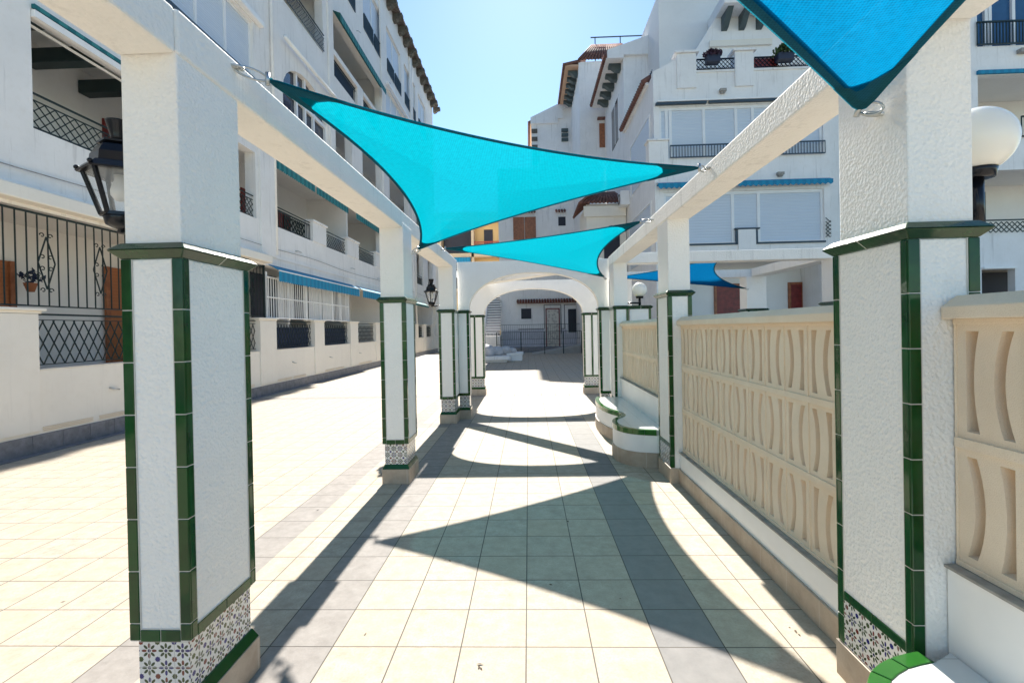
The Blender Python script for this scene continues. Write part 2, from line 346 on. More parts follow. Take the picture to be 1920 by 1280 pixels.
# ------------------------------------------------------------------ mesh tools
class MB:
    def __init__(s): s.v = []; s.f = []; s.sm = []
    def add(s, vs, fs, smooth=False):
        o = len(s.v); s.v += [tuple(p) for p in vs]; s.f += [tuple(i+o for i in f) for f in fs]; s.sm += [smooth]*len(fs); return s
    def box(s, x0, x1, y0, y1, z0, z1):
        return s.add([(x0,y0,z0),(x1,y0,z0),(x1,y1,z0),(x0,y1,z0),(x0,y0,z1),(x1,y0,z1),(x1,y1,z1),(x0,y1,z1)],
            [(0,3,2,1),(4,5,6,7),(0,1,5,4),(1,2,6,5),(2,3,7,6),(3,0,4,7)])
    def hexa(s, b4, t4):
        return s.add(list(b4)+list(t4), [(0,3,2,1),(4,5,6,7),(0,1,5,4),(1,2,6,5),(2,3,7,6),(3,0,4,7)])
    def bar(s, p, q, w, h=None):
        """rectangular bar from p to q"""
        p, q = Vector(p), Vector(q); h = h or w; d = (q-p)
        if d.length < 1e-6: return s
        d.normalize(); a = Vector((0,0,1)) if abs(d.z) < .9 else Vector((0,1,0))
        n = d.cross(a).normalized(); b = n.cross(d)
        c = [n*w/2+b*h/2, -n*w/2+b*h/2, -n*w/2-b*h/2, n*w/2-b*h/2]
        return s.add([p+k for k in c]+[q+k for k in c], [(3,2,1,0),(4,5,6,7),(0,1,5,4),(1,2,6,5),(2,3,7,6),(3,0,4,7)])
    def tube(s, pts, r, n=8, closed=False):
        pts = [Vector(p) for p in pts]; m = len(pts); rs = r if isinstance(r, (list, tuple)) else [r]*m; vs = []
        for i, p in enumerate(pts):
            a = pts[i-1] if (i or closed) else p; b = pts[(i+1) % m] if (i < m-1 or closed) else p
            d = (b-a).normalized(); up = Vector((0,0,1)) if abs(d.z) < .95 else Vector((0,1,0))
            u = d.cross(up).normalized(); v = u.cross(d)
            for k in range(n):
                t = 2*math.pi*k/n; vs.append(p+(u*math.cos(t)+v*math.sin(t))*rs[i])
        fs = []; seg = m if closed else m-1
        for i in range(seg):
            for k in range(n):
                a = i*n+k; b = i*n+(k+1) % n; j = ((i+1) % m)*n
                fs.append((a, b, j+(k+1) % n, j+k))
        if not closed: fs += [tuple(range(n))[::-1], tuple((m-1)*n+k for k in range(n))]
        return s.add(vs, fs, True)
    def lathe(s, cx, cy, prof, n=24, smooth=True, phase=0.):
        vs = []; 
        for r, z in prof:
            for k in range(n):
                t = 2*math.pi*k/n+phase; vs.append((cx+r*math.cos(t), cy+r*math.sin(t), z))
        fs = []; m = len(prof)
        for i in range(m-1):
            for k in range(n): fs.append((i*n+k, i*n+(k+1) % n, (i+1)*n+(k+1) % n, (i+1)*n+k))
        fs += [tuple(range(n))[::-1], tuple((m-1)*n+k for k in range(n))]
        return s.add(vs, fs, smooth)
    def ball(s, c, r, n=24, m=14, sz=1., jit=0.):
        prof = []
        vs = [(c[0], c[1], c[2]-r*sz)]; 
        for i in range(1, m):
            ph = math.pi*i/m
            for k in range(n):
                t = 2*math.pi*k/n; q = r*(1+random.uniform(-jit, jit))
                vs.append((c[0]+q*math.sin(ph)*math.cos(t), c[1]+q*math.sin(ph)*math.sin(t), c[2]-q*sz*math.cos(ph)))
        vs.append((c[0], c[1], c[2]+r*sz)); fs = [(0, 1+(k+1) % n, 1+k) for k in range(n)]
        for i in range(m-2):
            for k in range(n): fs.append((1+i*n+k, 1+i*n+(k+1) % n, 1+(i+1)*n+(k+1) % n, 1+(i+1)*n+k))
        e = len(vs)-1; fs += [(1+(m-2)*n+k, 1+(m-2)*n+(k+1) % n, e) for k in range(n)]
        return s.add(vs, fs, True)
    def plate(s, outer, holes, mp, t0, t1):
        """flat plate with real holes; outline in (a,b), mp(a,b,t) -> xyz, between depths t0 and t1"""
        def area(p): return sum(p[i-1][0]*p[i][1]-p[i][0]*p[i-1][1] for i in range(len(p)))
        outer = outer if area(outer) > 0 else outer[::-1]
        holes = [h if area(h) < 0 else h[::-1] for h in holes]
        loops = [outer]+list(holes); flat = [p for l in loops for p in l]
        tri = tessellate_polygon([[Vector((a, b, 0)) for a, b in l] for l in loops])
        n = len(flat); vs = [mp(a, b, t0) for a, b in flat]+[mp(a, b, t1) for a, b in flat]; fs = []
        for t in tri:
            a, b, c = [flat[i] for i in t]
            if (b[0]-a[0])*(c[1]-a[1])-(c[0]-a[0])*(b[1]-a[1]) < 0: t = t[::-1]
            fs.append(tuple(t)); fs.append(tuple(i+n for i in t[::-1]))
        o = 0
        for l in loops:
            k = len(l)
            for i in range(k): a = o+i; b = o+(i+1) % k; fs.append((b, a, a+n, b+n))
            o += k
        return s.add(vs, fs)
    def clusters(s, tol=.012):
        """connected pieces, joined again where they touch"""
        n = len(s.v); par = list(range(n))
        def find(a):
            while par[a] != a: par[a] = par[par[a]]; a = par[a]
            return a
        for f in s.f:
            r0 = find(f[0])
            for i in f[1:]:
                r1 = find(i)
                if r1 != r0: par[r1] = r0
        comp = {}
        for i in range(n): comp.setdefault(find(i), []).append(i)
        keys = list(comp)
        if len(keys) == 1 or len(keys) > 600: return None
        bb = []
        for k in keys:
            p = [s.v[i] for i in comp[k]]
            bb.append(([min(q[a] for q in p)-tol for a in range(3)], [max(q[a] for q in p)+tol for a in range(3)]))
        g = list(range(len(keys)))
        def fg(a):
            while g[a] != a: g[a] = g[g[a]]; a = g[a]
            return a
        for i in range(len(keys)):
            for j in range(i):
                if all(bb[i][0][a] <= bb[j][1][a] and bb[j][0][a] <= bb[i][1][a] for a in range(3)): g[fg(i)] = fg(j)
        grp = {}
        for i, k in enumerate(keys): grp.setdefault(fg(i), []).append(k)
        if len(grp) == 1: return None
        root2g = {k: gi for gi, ks in grp.items() for k in ks}; out = {}
        vg = [root2g[find(i)] for i in range(n)]
        for f, sm in zip(s.f, s.sm): out.setdefault(vg[f[0]], []).append((f, sm))
        res = []
        for gi, fl in out.items():
            m = MB(); mp = {}
            for f, sm in fl:
                nf = []
                for i in f:
                    if i not in mp: mp[i] = len(m.v); m.v.append(s.v[i])
                    nf.append(mp[i])
                m.f.append(tuple(nf)); m.sm.append(sm)
            res.append(m)
        return res
    def build(s, name, mat, parent=None, bevel=0., label=None, kind=None):
        cl = s.clusters() if (parent is not None and name not in WHOLE) else None
        if cl and len(cl) <= 90:
            obs = [m.build1(name, mat, parent, bevel, label, kind) for m in cl]; return obs[0]
        return s.build1(name, mat, parent, bevel, label, kind)
    def build1(s, name, mat, parent=None, bevel=0., label=None, kind=None):
        me = bpy.data.meshes.new(name); org = Vector(parent_loc(parent))
        me.from_pydata([tuple(Vector(p)-org) for p in s.v], [], s.f)
        me.polygons.foreach_set('use_smooth', s.sm)
        me.validate()
        # make normals consistent
        import bmesh
        bm = bmesh.new(); bm.from_mesh(me); bmesh.ops.recalc_face_normals(bm, faces=bm.faces); 
        uv = bm.loops.layers.uv.new('UVMap')
        for f in bm.faces:
            n = f.normal; ax = max(range(3), key=lambda i: abs(n[i]))
            for l in f.loops:
                p = l.vert.co+org
                l[uv].uv = (p.y, p.z) if ax == 0 else (p.x, p.z) if ax == 1 else (p.x, p.y)
        bm.to_mesh(me); bm.free()
        me.materials.append(mat)
        o = bpy.data.objects.new(name, me); COL.objects.link(o)
        if parent is not None: o.parent = parent
        if bevel:
            b = o.modifiers.new('soft_edges', 'BEVEL'); b.width = bevel; b.segments = 2; b.limit_method = 'ANGLE'; b.angle_limit = R(40); b.harden_normals = False
        if label: o['label'] = label
        if kind: o['kind'] = kind
        return o
def parent_loc(p):
    t = Vector((0, 0, 0))
    while p is not None: t += Vector(p.location); p = p.parent
    return t
def thing(name, loc, label, cat, group=None):
    o = bpy.data.objects.new(name, None); COL.objects.link(o); o.location = loc; o.empty_display_size = .2
    o['label'] = label; o['category'] = cat
    if group: o['group'] = group
    return o
def XZ(y_sign=1): return lambda a, b, t: (a, t, b)      # outline in x,z ; depth along y
def YZ(): return lambda a, b, t: (t, a, b)              # outline in y,z ; depth along x
def XY(): return lambda a, b, t: (a, b, t)
def rect(a0, a1, b0, b1): return [(a0, b0), (a1, b0), (a1, b1), (a0, b1)]

# ------------------------------------------------------------------ ground
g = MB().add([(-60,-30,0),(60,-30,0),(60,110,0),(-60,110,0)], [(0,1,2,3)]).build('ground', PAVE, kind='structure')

# ------------------------------------------------------------------ pergola
PG = thing('pergola', (0, 5, 0), 'white plastered pergola with green tiled pillars, beams and two arches over the walk', 'pergola')
ZB, ZT = 2.72, 2.90

def strip(mb, gr, x, y, sx, sy, z0, z1, wx=.036, wy=.036, t=.006, step=.205):
    """corner tiles: x,y is the arris, sx,sy point inwards along the faces"""
    z = z1
    first = True
    while z > z0+.01:
        zb = max(z0, z-(step if not first else step*.98)); first = False
        # plate on the face normal to y (runs along x) and on the face normal to x
        xs = sorted((x-sx*t, x+sx*wx)); ys = sorted((y-sy*t, y+sy*.0025)); mb.box(xs[0], xs[1], ys[0], ys[1], zb+.003, z)
        xs = sorted((x-sx*t, x+sx*.0025)); ys = sorted((y+sy*.0030, y+sy*wy)); mb.box(xs[0], xs[1], ys[0], ys[1], zb+.003, z)
        z = zb
    xs = sorted((x-sx*(t*.6), x+sx*(wx+.004))); ys = sorted((y-sy*t*.6, y+sy*.001)); gr.box(xs[0], xs[1], ys[0], ys[1], z0, z1)
    xs = sorted((x-sx*(t*.55), x+sx*.001)); ys = sorted((y+sy*.002, y+sy*(wy+.004))); gr.box(xs[0], xs[1], ys[0], ys[1], z0, z1)

def cap(mb, gr, x0, x1, y0, y1, z0=1.922, z1=1.985, o=.038):
    """moulded cap: slanted underside, sharp nose, sloped top, cut in tiles by joints"""
    def ring(d, z): return [(x0-d, y0-d, z), (x1+d, y0-d, z), (x1+d, y1+d, z), (x0-d, y1+d, z)]
    zm = z0+(z1-z0)*.52
    mb.hexa(ring(.004, z0), ring(o, zm)); mb.hexa(ring(o, zm+.0015), ring(.006, z1))
    # pale joints
    for (ax, lo, hi) in ((0, x0, x1), (1, y0, y1)):
        n = max(1, round((hi-lo)/.2))
        for k in range(n+1):
            c = lo+(hi-lo)*k/n
            if 0 < k < n or n == 1 and False:
                if ax == 0:
                    for y, s in ((y0, -1), (y1, 1)):
                        gr.add([(c-.0025, y+s*.0045, z0-.0005), (c+.0025, y+s*.0045, z0-.0005), (c+.0095, y+s*(o+.001), zm), (c+.0045, y+s*(o+.001), zm), (c+.0025, y+s*.007, z1+.0006), (c-.0025, y+s*.007, z1+.0006)], [(0,1,2,3),(3,2,4,5)])
                else:
                    for x, s in ((x0, -1), (x1, 1)):
                        gr.add([(x+s*.0045, c-.0025, z0-.0005), (x+s*.0045, c+.0025, z0-.0005), (x+s*(o+.001), c+.0095, zm), (x+s*(o+.001), c+.0045, zm), (x+s*.007, c+.0025, z1+.0006), (x+s*.007, c-.0025, z1+.0006)], [(0,1,2,3),(3,2,4,5)])

def hband(mb, gr, x0, x1, y0, y1, z0, z1, t=.006):
    """horizontal green tiles round the foot of the plaster panel"""
    for (a, b, c, d) in ((x0+.036, x1-.036, y0-t, y0+.002), (x0+.036, x1-.036, y1-.002, y1+t)):
        n = 2 if b-a > .12 else 1
        for k in range(n): mb.box(a+(b-a)*k/n+.001, a+(b-a)*(k+1)/n-.001, c, d, z0, z1)
        gr.box(a, b, c+.0025 if c < y0 else c, d if c < y0 else d-.0025, z0, z1+.003)
    for (c, d, a, b) in ((x0-t, x0+.002, y0+.036, y1-.036), (x1-.002, x1+t, y0+.036, y1-.036)):
        n = 2
        for k in range(n): mb.box(c, d, a+(b-a)*k/n+.001, a+(b-a)*(k+1)/n-.001, z0, z1)
        gr.box(c+.0025 if c < x0 else c, d if c < x0 else d-.0025, a, b, z0, z1+.003)

def pillar(x0, x1, y0, y1, corners='nnff', post=True, foot=True, postx=None):
    body = MB()
    zb = .425 if foot else 0.
    body.box(x0, x1, y0, y1, zb, 1.923)
    if foot: body.box(x0+.022, x1-.022, y0+.022, y1-.022, .0, zb+.01)
    if post:
        px0, px1 = postx or (x0+.004, x1-.004)
        body.box(px0, px1, y0+.006, y1-.035, 1.98, ZB+.05)
    p = body.build('pillar', WHITE, PG, .006)
    gm, gr = MB(), MB()
    for (x, y, sx, sy) in ((x0, y0, 1, 1), (x1, y0, -1, 1), (x0, y1, 1, -1), (x1, y1, -1, -1)):
        strip(gm, gr, x, y, sx, sy, .423 if foot else .15, 1.922)
    if foot: hband(gm, gr, x0, x1, y0, y1, .421, .468)
    gm.build('green_corner_tiles', GREEN, p, .003); 
    cm = MB(); cap(cm, gr, x0, x1, y0, y1); cm.build('cap_moulding', GREENC, p, .004)
    gr.build('tile_joint', GROUT, p)
    if foot:
        MB().box(x0+.014, x1-.014, y0+.014, y1-.014, .205, .4215).build('patterned_tiles', AZUL, p)
        md = MB(); d = .012
        md.hexa([(x0-d,y0-d,.158),(x1+d,y0-d,.158),(x1+d,y1+d,.158),(x0-d,y1+d,.158)], [(x0+.008,y0+.008,.2055),(x1-.008,y0+.008,.2055),(x1-.008,y1-.008,.2055),(x0+.008,y1-.008,.2055)])
        md.build('green_base_moulding', GREEN, p, .003)
        MB().box(x0-.014, x1+.014, y0-.014, y1+.014, 0, .157).build('stone_base', STONE, p, .002)
    return p

pillar(-1.585, -1.350, 1.870, 2.315)
pillar(-1.570, -1.305, 5.150, 5.560)
pillar(-1.555, -1.290, 8.450, 8.905)
# more of the left row behind the camera
pillar(-1.60, -1.36, -1.45, -1.01)
# jambs of the first arch and of the second arch
def jamb(x0, x1, y0, y1, greens, mid=None, foot=True):
    p = MB().box(x0, x1, y0, y1, .425 if foot else 0, 1.95).box(x0+.02, x1-.02, y0+.02, y1-.02, 0, .43).build('pillar', WHITE, PG, .006)
    gm, gr = MB(), MB()
    for (x, sx) in greens:
        strip(gm, gr, x, y0, sx, 1, .423, 1.922); strip(gm, gr, x, y1, sx, -1, .423, 1.922)
    if mid is not None: gm.box(mid-.022, mid+.022, y0-.012, y0+.002, .423, 1.922)
    gm.box(x0, x1, y0-.0052, y0+.002, .421, .468)
    gm.build('green_corner_tiles', GREEN, p, .003)
    cm = MB(); cap(cm, gr, x0, x1, y0, y1); cm.build('cap_moulding', GREENC, p, .004); gr.build('tile_joint', GROUT, p)
    MB().box(x0+.01, x1-.01, y0+.014, y1-.014, .205, .4215).build('patterned_tiles', AZUL, p)
    MB().box(x0-.01, x1+.01, y0-.012, y1+.012, .158, .205).build('green_base_moulding', GREEN, p, .003)
    MB().box(x0-.014, x1+.014, y0-.014, y1+.014, 0, .157).build('stone_base', STONE, p, .002)
    return p
jamb(-1.297, -1.092, 8.908, 9.13, [(-1.092, -1)])
jamb(-1.53, -1.10, 12.0, 12.25, [(-1.10, -1)], mid=-1.325)
jamb(1.34, 1.73, 12.0, 12.25, [(1.34, 1)], mid=1.545)
jamb(1.285, 1.474, 8.908, 9.13, [(1.285, 1)])

# right hand pillars: the green corner runs to the stone, patterned tiles only on the walk side
def rpillar(x0, x1, y0, y1, corners, post=True):
    b = MB().box(x0, x1, y0, y1, 0, 1.923)
    if post: b.box(x0+.004, x1-.006, y0+.006, y1-.035, 1.98, ZB+.05)
    p = b.build('pillar', WHITE, PG, .006)
    gm, gr = MB(), MB()
    for (x, y, sx, sy) in corners: strip(gm, gr, x, y, sx, sy, .16, 1.922)
    for k in range(2):
        a = y0+.037+(y1-y0-.074)*k/2; gm.box(x0-.0055, x0+.002, a+.001, a+(y1-y0-.074)/2-.001, .365, .405)
    gm.build('green_corner_tiles', GREEN, p, .003)
    cm = MB(); cap(cm, gr, x0, x1, y0, y1); cm.build('cap_moulding', GREENC, p, .004); gr.build('tile_joint', GROUT, p)
    MB().box(x0-.0035, x0+.003, y0+.037, y1-.037, .16, .365).build('patterned_tiles', AZUL, p)
    MB().box(x0-.012, x1+.01, y0-.012, y1+.012, 0, .158).build('stone_base', STONE, p, .002)
    return p
rpillar(1.410, 1.655, 1.860, 2.300, [(1.410,1.860,1,1),(1.655,1.860,-1,1),(1.410,2.300,1,-1)])
rpillar(1.440, 1.672, 5.080, 5.520, [(1.440,5.080,1,1),(1.672,5.080,-1,1),(1.440,5.520,1,-1)])
rpillar(1.470, 1.712, 8.450, 8.905, [(1.470,8.450,1,1),(1.712,8.450,-1,1)])
rpillar(1.41, 1.65, -1.45, -1.01, [(1.41,-1.45,1,1),(1.65,-1.45,-1,1),(1.41,-1.01,1,-1)])
# short pier beside it that carries the globe lamp
sp_ = MB().box(1.75, 2.11, 8.52, 8.87, 0, 1.923).build('pillar', WHITE, PG, .006)
gm, gr = MB(), MB(); strip(gm, gr, 2.11, 8.52, -1, 1, .2, 1.922); gm.build('green_corner_tiles', GREEN, sp_, .003)
cm = MB(); cap(cm, gr, 1.755, 2.11, 8.52, 8.87); cm.build('cap_moulding', GREENC, sp_, .004); gr.build('tile_joint', GROUT, sp_)

# beams
def beam(xa0, xa1, ya, xb0, xb1, yb, z0=ZB, z1=ZT):
    MB().hexa([(xa0,ya,z0),(xa1,ya,z0),(xb1,yb,z0),(xb0,yb,z0)], [(xa0,ya,z1),(xa1,ya,z1),(xb1,yb,z1),(xb0,yb,z1)]).build('beam', BEAMW, PG, .012)
beam(-1.60, -1.36, -3.0, -1.585, -1.355, 1.874)
beam(-1.588, -1.346, 1.874, -1.560, -1.290, 8.93, ZB, ZT)
beam(1.41, 1.65, -3.0, 1.409, 1.652, 1.86)
beam(1.407, 1.654, 1.863, 1.466, 1.712, 8.93, 2.715, 2.885)
# diagonal beam between the arches
MB().bar((-1.28, 12.1, 2.795), (1.40, 9.02, 2.795), .25, .16).build('beam', BEAMW, PG, .012)
# cross beams towards the parallel walk on the right
MB().box(1.716, 5.60, 8.56, 8.82, 2.72, 2.90).build('beam', BEAMW, PG, .012)
MB().box(1.74, 5.60, 11.6, 11.86, 2.72, 2.90).build('beam', BEAMW, PG, .012)
def arch(xl, xr, x0, x1, y0, y1, zs, zc, zt, sq=2.35):
    pts = [(x0, 1.96), (x0, zt), (x1, zt), (x1, 1.96), (xr, 1.96)]
    cx, rx = (xl+xr)/2, (xr-xl)/2
    for k in range(1, 40):
        t = math.pi*k/40; c, s_ = math.cos(t), math.sin(t)
        pts.append((cx+rx*math.copysign(abs(c)**(2/sq), c), zs+(zc-zs)*abs(s_)**(2/sq)))
    pts.append((xl, 1.96))
    MB().plate(pts, [], XZ(), y0, y1).build('arch_wall', WHITE, PG, .006)
arch(-1.085, 1.28, -1.286, 1.468, 8.935, 9.125, 1.97, 2.645, 2.862, 2.15)
arch(-1.095, 1.335, -1.53, 1.73, 12.005, 12.245, 1.95, 2.60, 2.80, 2.2)
# posts of the parallel row on the right
def sidepost(x0, x1, y0, y1):
    p = MB().box(x0, x1, y0, y1, 0, 1.92).box(x0+.01, x1-.01, y0+.01, y1-.01, 1.98, 2.725).build('pillar', WHITE, PG, .006)
    gm, gr = MB(), MB()
    for (x, sx) in ((x0+.03, 1), (x1-.03, -1)): strip(gm, gr, x, y0, sx, 1, .4, 1.922)
    gm.build('green_corner_tiles', GREEN, p, .003)
    cm = MB(); cap(cm, gr, x0, x1, y0, y1); cm.build('cap_moulding', GREENC, p, .004)
sidepost(5.21, 5.58, 8.50, 8.90)
sidepost(5.05, 5.52, 11.5, 11.9)
MB().box(5.16, 5.50, 8.91, 11.49, 2.72, 2.90).build('beam', BEAMW, PG, .012)
MB().box(2.09+.0, 2.45, 11.62, 11.84, 1.9, 2.72).build('beam', BEAMW, PG, .01)

# ------------------------------------------------------------------ openwork garden walls
def slot_arc(cx, half_h, bow, w, side):
    """slot shaped like a bracket: side=+1 bulges to +a"""
    pts = []; n = 10
    for k in range(n+1):
        t = -1+2*k/n; pts.append((cx+side*bow*(1-t*t)-w/2, t*half_h))
    for k in range(n, -1, -1):
        t = -1+2*k/n; pts.append((cx+side*bow*(1-t*t)+w/2, t*half_h))
    return pts
def slot_wedge(cx, half_h, w, side):
    """slot straight on one side and pinched on the other"""
    pts = [(cx-side*w*.5, -half_h), (cx-side*w*.5, half_h)]; n = 10
    for k in range(n, -1, -1):
        t = -1+2*k/n; pts.append((cx+side*w*(.62-.45*(1-t*t)), t*half_h))
    return pts
def garden_wall(y0, y1, x0, zb, zt, rows, label, plinth_x, z_skirt=.15, phase=0):
    T = thing('breeze_block_wall', (x0+.06, (y0+y1)/2, 0), label, 'garden wall', None)
    n = max(1, round((y1-y0)/.262)); bw = (y1-y0)/n; bh = (zt-zb)/rows
    holes = []
    for r in range(rows):
        for k in range(n):
            cy = y1-(k+.5)*bw; cz = zb+(r+.5)*bh; hh = bh*.40
            side = 1 if (k+r+phase) % 2 else -1
            for pts in (slot_arc(-side*.070, hh, .032, .040, side), slot_wedge(side*.064, hh, .046, -side)):
                holes.append([(cy+a, cz+b) for a, b in pts])
    pm = MB(); pm.plate(rect(y0, y1, zb, zt), holes, YZ(), x0+.006, x0+.145)
    panel = pm.build('block_panel', BLOCK, T, 0)
    # thin raised rims: joints between blocks are shallow grooves
    j = MB()
    for k in range(n+1):
        y = y1-k*bw; a, b = max(y0, y-.0065), min(y1, y+.0065); j.box(x0-.001, x0+.008, a, b, zb, zt)
    for r in range(rows+1):
        z = zb+r*bh; j.box(x0-.004, x0+.008, y0, y1, max(zb, z-.019), min(zt, z+.019))
    j.build('block_joint', BLOCK, panel, .002)
    MB().add([(x0-.045, y0, zt), (x0+.16, y0, zt), (x0+.16, y1, zt), (x0-.045, y1, zt), (x0-.045, y0, zt+.045), (x0+.16, y0, zt+.045), (x0+.16, y1, zt+.045), (x0-.045, y1, zt+.045),
              (x0+.01, y0, zt+.085), (x0+.105, y0, zt+.085), (x0+.105, y1, zt+.085), (x0+.01, y1, zt+.085)],
             [(0,3,2,1),(0,1,5,4),(1,2,6,5),(2,3,7,6),(3,0,4,7),(4,5,9,8),(5,6,10,9),(6,7,11,10),(7,4,8,11),(8,9,10,11)]).build('coping', BLOCK, T, .004)
    MB().box(plinth_x, x0+.15, y0, y1, 0, zb-.012).build('plinth', SMOOTHW, T, .003)
    MB().box(plinth_x-.012, x0+.12, y0, y1, zb-.011, zb-.001).build('ledge', COPING, T, .001)
    if z_skirt:
        MB().box(plinth_x-.018, plinth_x+.01, y0, y1, .002, z_skirt).build('skirting', STONE, T, .002)
garden_wall(2.306, 5.072, 1.560, .325, 1.625, 3, 'three-row sand coloured breeze block wall between the two nearest right pillars', 1.530)
garden_wall(-1.0, 1.853, 1.560, .725, 1.625, 2, 'sand coloured breeze block wall over a white plinth at the right edge', 1.525, 0, 0)
garden_wall(5.53, 8.44, 1.600, .76, 1.63, 2, 'short sand coloured breeze block wall of two rows behind the farther bench', 1.560, 0)

# ------------------------------------------------------------------ curved benches
def smooth(pts, it=2):
    for _ in range(it):
        q = [pts[0]]
        for a, b in zip(pts, pts[1:]):
            q.append((a[0]*.75+b[0]*.25, a[1]*.75+b[1]*.25)); q.append((a[0]*.25+b[0]*.75, a[1]*.25+b[1]*.75))
        q.append(pts[-1]); pts = q
    return pts
def bench(front, xback, zt, zst, label, rim=.055):
    T = thing('curved_bench', (1.3, (front[0][1]+front[-1][1])/2, 0), label, 'bench')
    fr = smooth(front)
    def offs(d):
        out = []
        for i, p in enumerate(fr):
            a = fr[max(0, i-1)]; b = fr[min(len(fr)-1, i+1)]; tx, ty = b[0]-a[0], b[1]-a[1]; l = math.hypot(tx, ty) or 1
            out.append((p[0]-ty/l*d, p[1]+tx/l*d))
        return out
    # front listed from far (large y) to near: inward side is -normal
    ins = offs(-rim) if False else offs(rim)
    if sum(p[0] for p in ins) < sum(p[0] for p in fr): ins = offs(-rim); sgn = -1
    else: sgn = 1
    body = fr+[(xback, fr[-1][1]), (xback, fr[0][1])]
    MB().plate(body, [], XY(), zst, zt-.062).build('bench_wall', SMOOTHW, T)
    o2 = offs(-.012*sgn)
    MB().plate(o2+[(xback, fr[-1][1]), (xback, fr[0][1])], [], XY(), 0, zst-.001).build('stone_skirting', STONE, T)
    MB().plate(ins+[(xback, fr[-1][1]), (xback, fr[0][1])], [], XY(), zt-.061, zt-.004).build('seat', SMOOTHW2, T)
    # rim of short glazed tiles
    o3 = offs(-.006*sgn); gm = MB(); acc = 0; seg = []
    L_ = [0]
    for a, b in zip(fr, fr[1:]): L_.append(L_[-1]+math.hypot(b[0]-a[0], b[1]-a[1]))
    tot = L_[-1]; nt_ = max(2, round(tot/.135))
    def at(lst, s):
        for i in range(len(L_)-1):
            if L_[i+1] >= s:
                t = (s-L_[i])/max(1e-9, L_[i+1]-L_[i]); return (lst[i][0]*(1-t)+lst[i+1][0]*t, lst[i][1]*(1-t)+lst[i+1][1]*t)
        return lst[-1]
    for k in range(nt_):
        s0, s1 = tot*k/nt_+.002, tot*(k+1)/nt_-.002; sm_ = (s0+s1)/2
        o = [at(o3, s) for s in (s0, sm_, s1)]; i_ = [at(ins, s) for s in (s1, sm_, s0)]
        gm.plate(o+i_, [], XY(), zt-.06, zt)
    gm.build('green_edge_tile', GREEN2, T, .004)
SMOOTHW2 = None
def seat_mat():
    m, N, L, b = newmat('white_seat_tiles'); sp = N.new('ShaderNodeSeparateXYZ'); L.new(uvn(N), sp.inputs[0])
    def ln(o, p): return mth(N, L, 'LESS_THAN', mth(N, L, 'FRACT', mth(N, L, 'DIVIDE', o, p)), .02)
    j = mth(N, L, 'MAXIMUM', ln(sp.outputs[0], .2), ln(sp.outputs[1], .2))
    L.new(mixc(N, L, j, (.68, .68, .67), (.45, .44, .42)), b.inputs['Base Color']); b.inputs['Roughness'].default_value = .15
    return m
SMOOTHW2 = seat_mat()
bench([(1.15,8.44),(1.08,8.15),(1.06,7.6),(1.13,7.15),(1.25,6.86),(1.24,6.62),(1.08,6.42),(1.02,6.15),(1.07,5.86),(1.22,5.70),(1.44,5.64)], 1.595, .43, .17,
      'white S-curved bench with green tile edge between middle right pillar and arch')
bench([(1.408,1.835),(1.27,1.80),(1.12,1.70),(1.02,1.48),(1.0,1.1),(1.08,.6),(1.0,.1),(1.05,-.6)], 1.52, .41, .15,
      'cropped white bench with bright green edge at the foot of nearest right pillar')

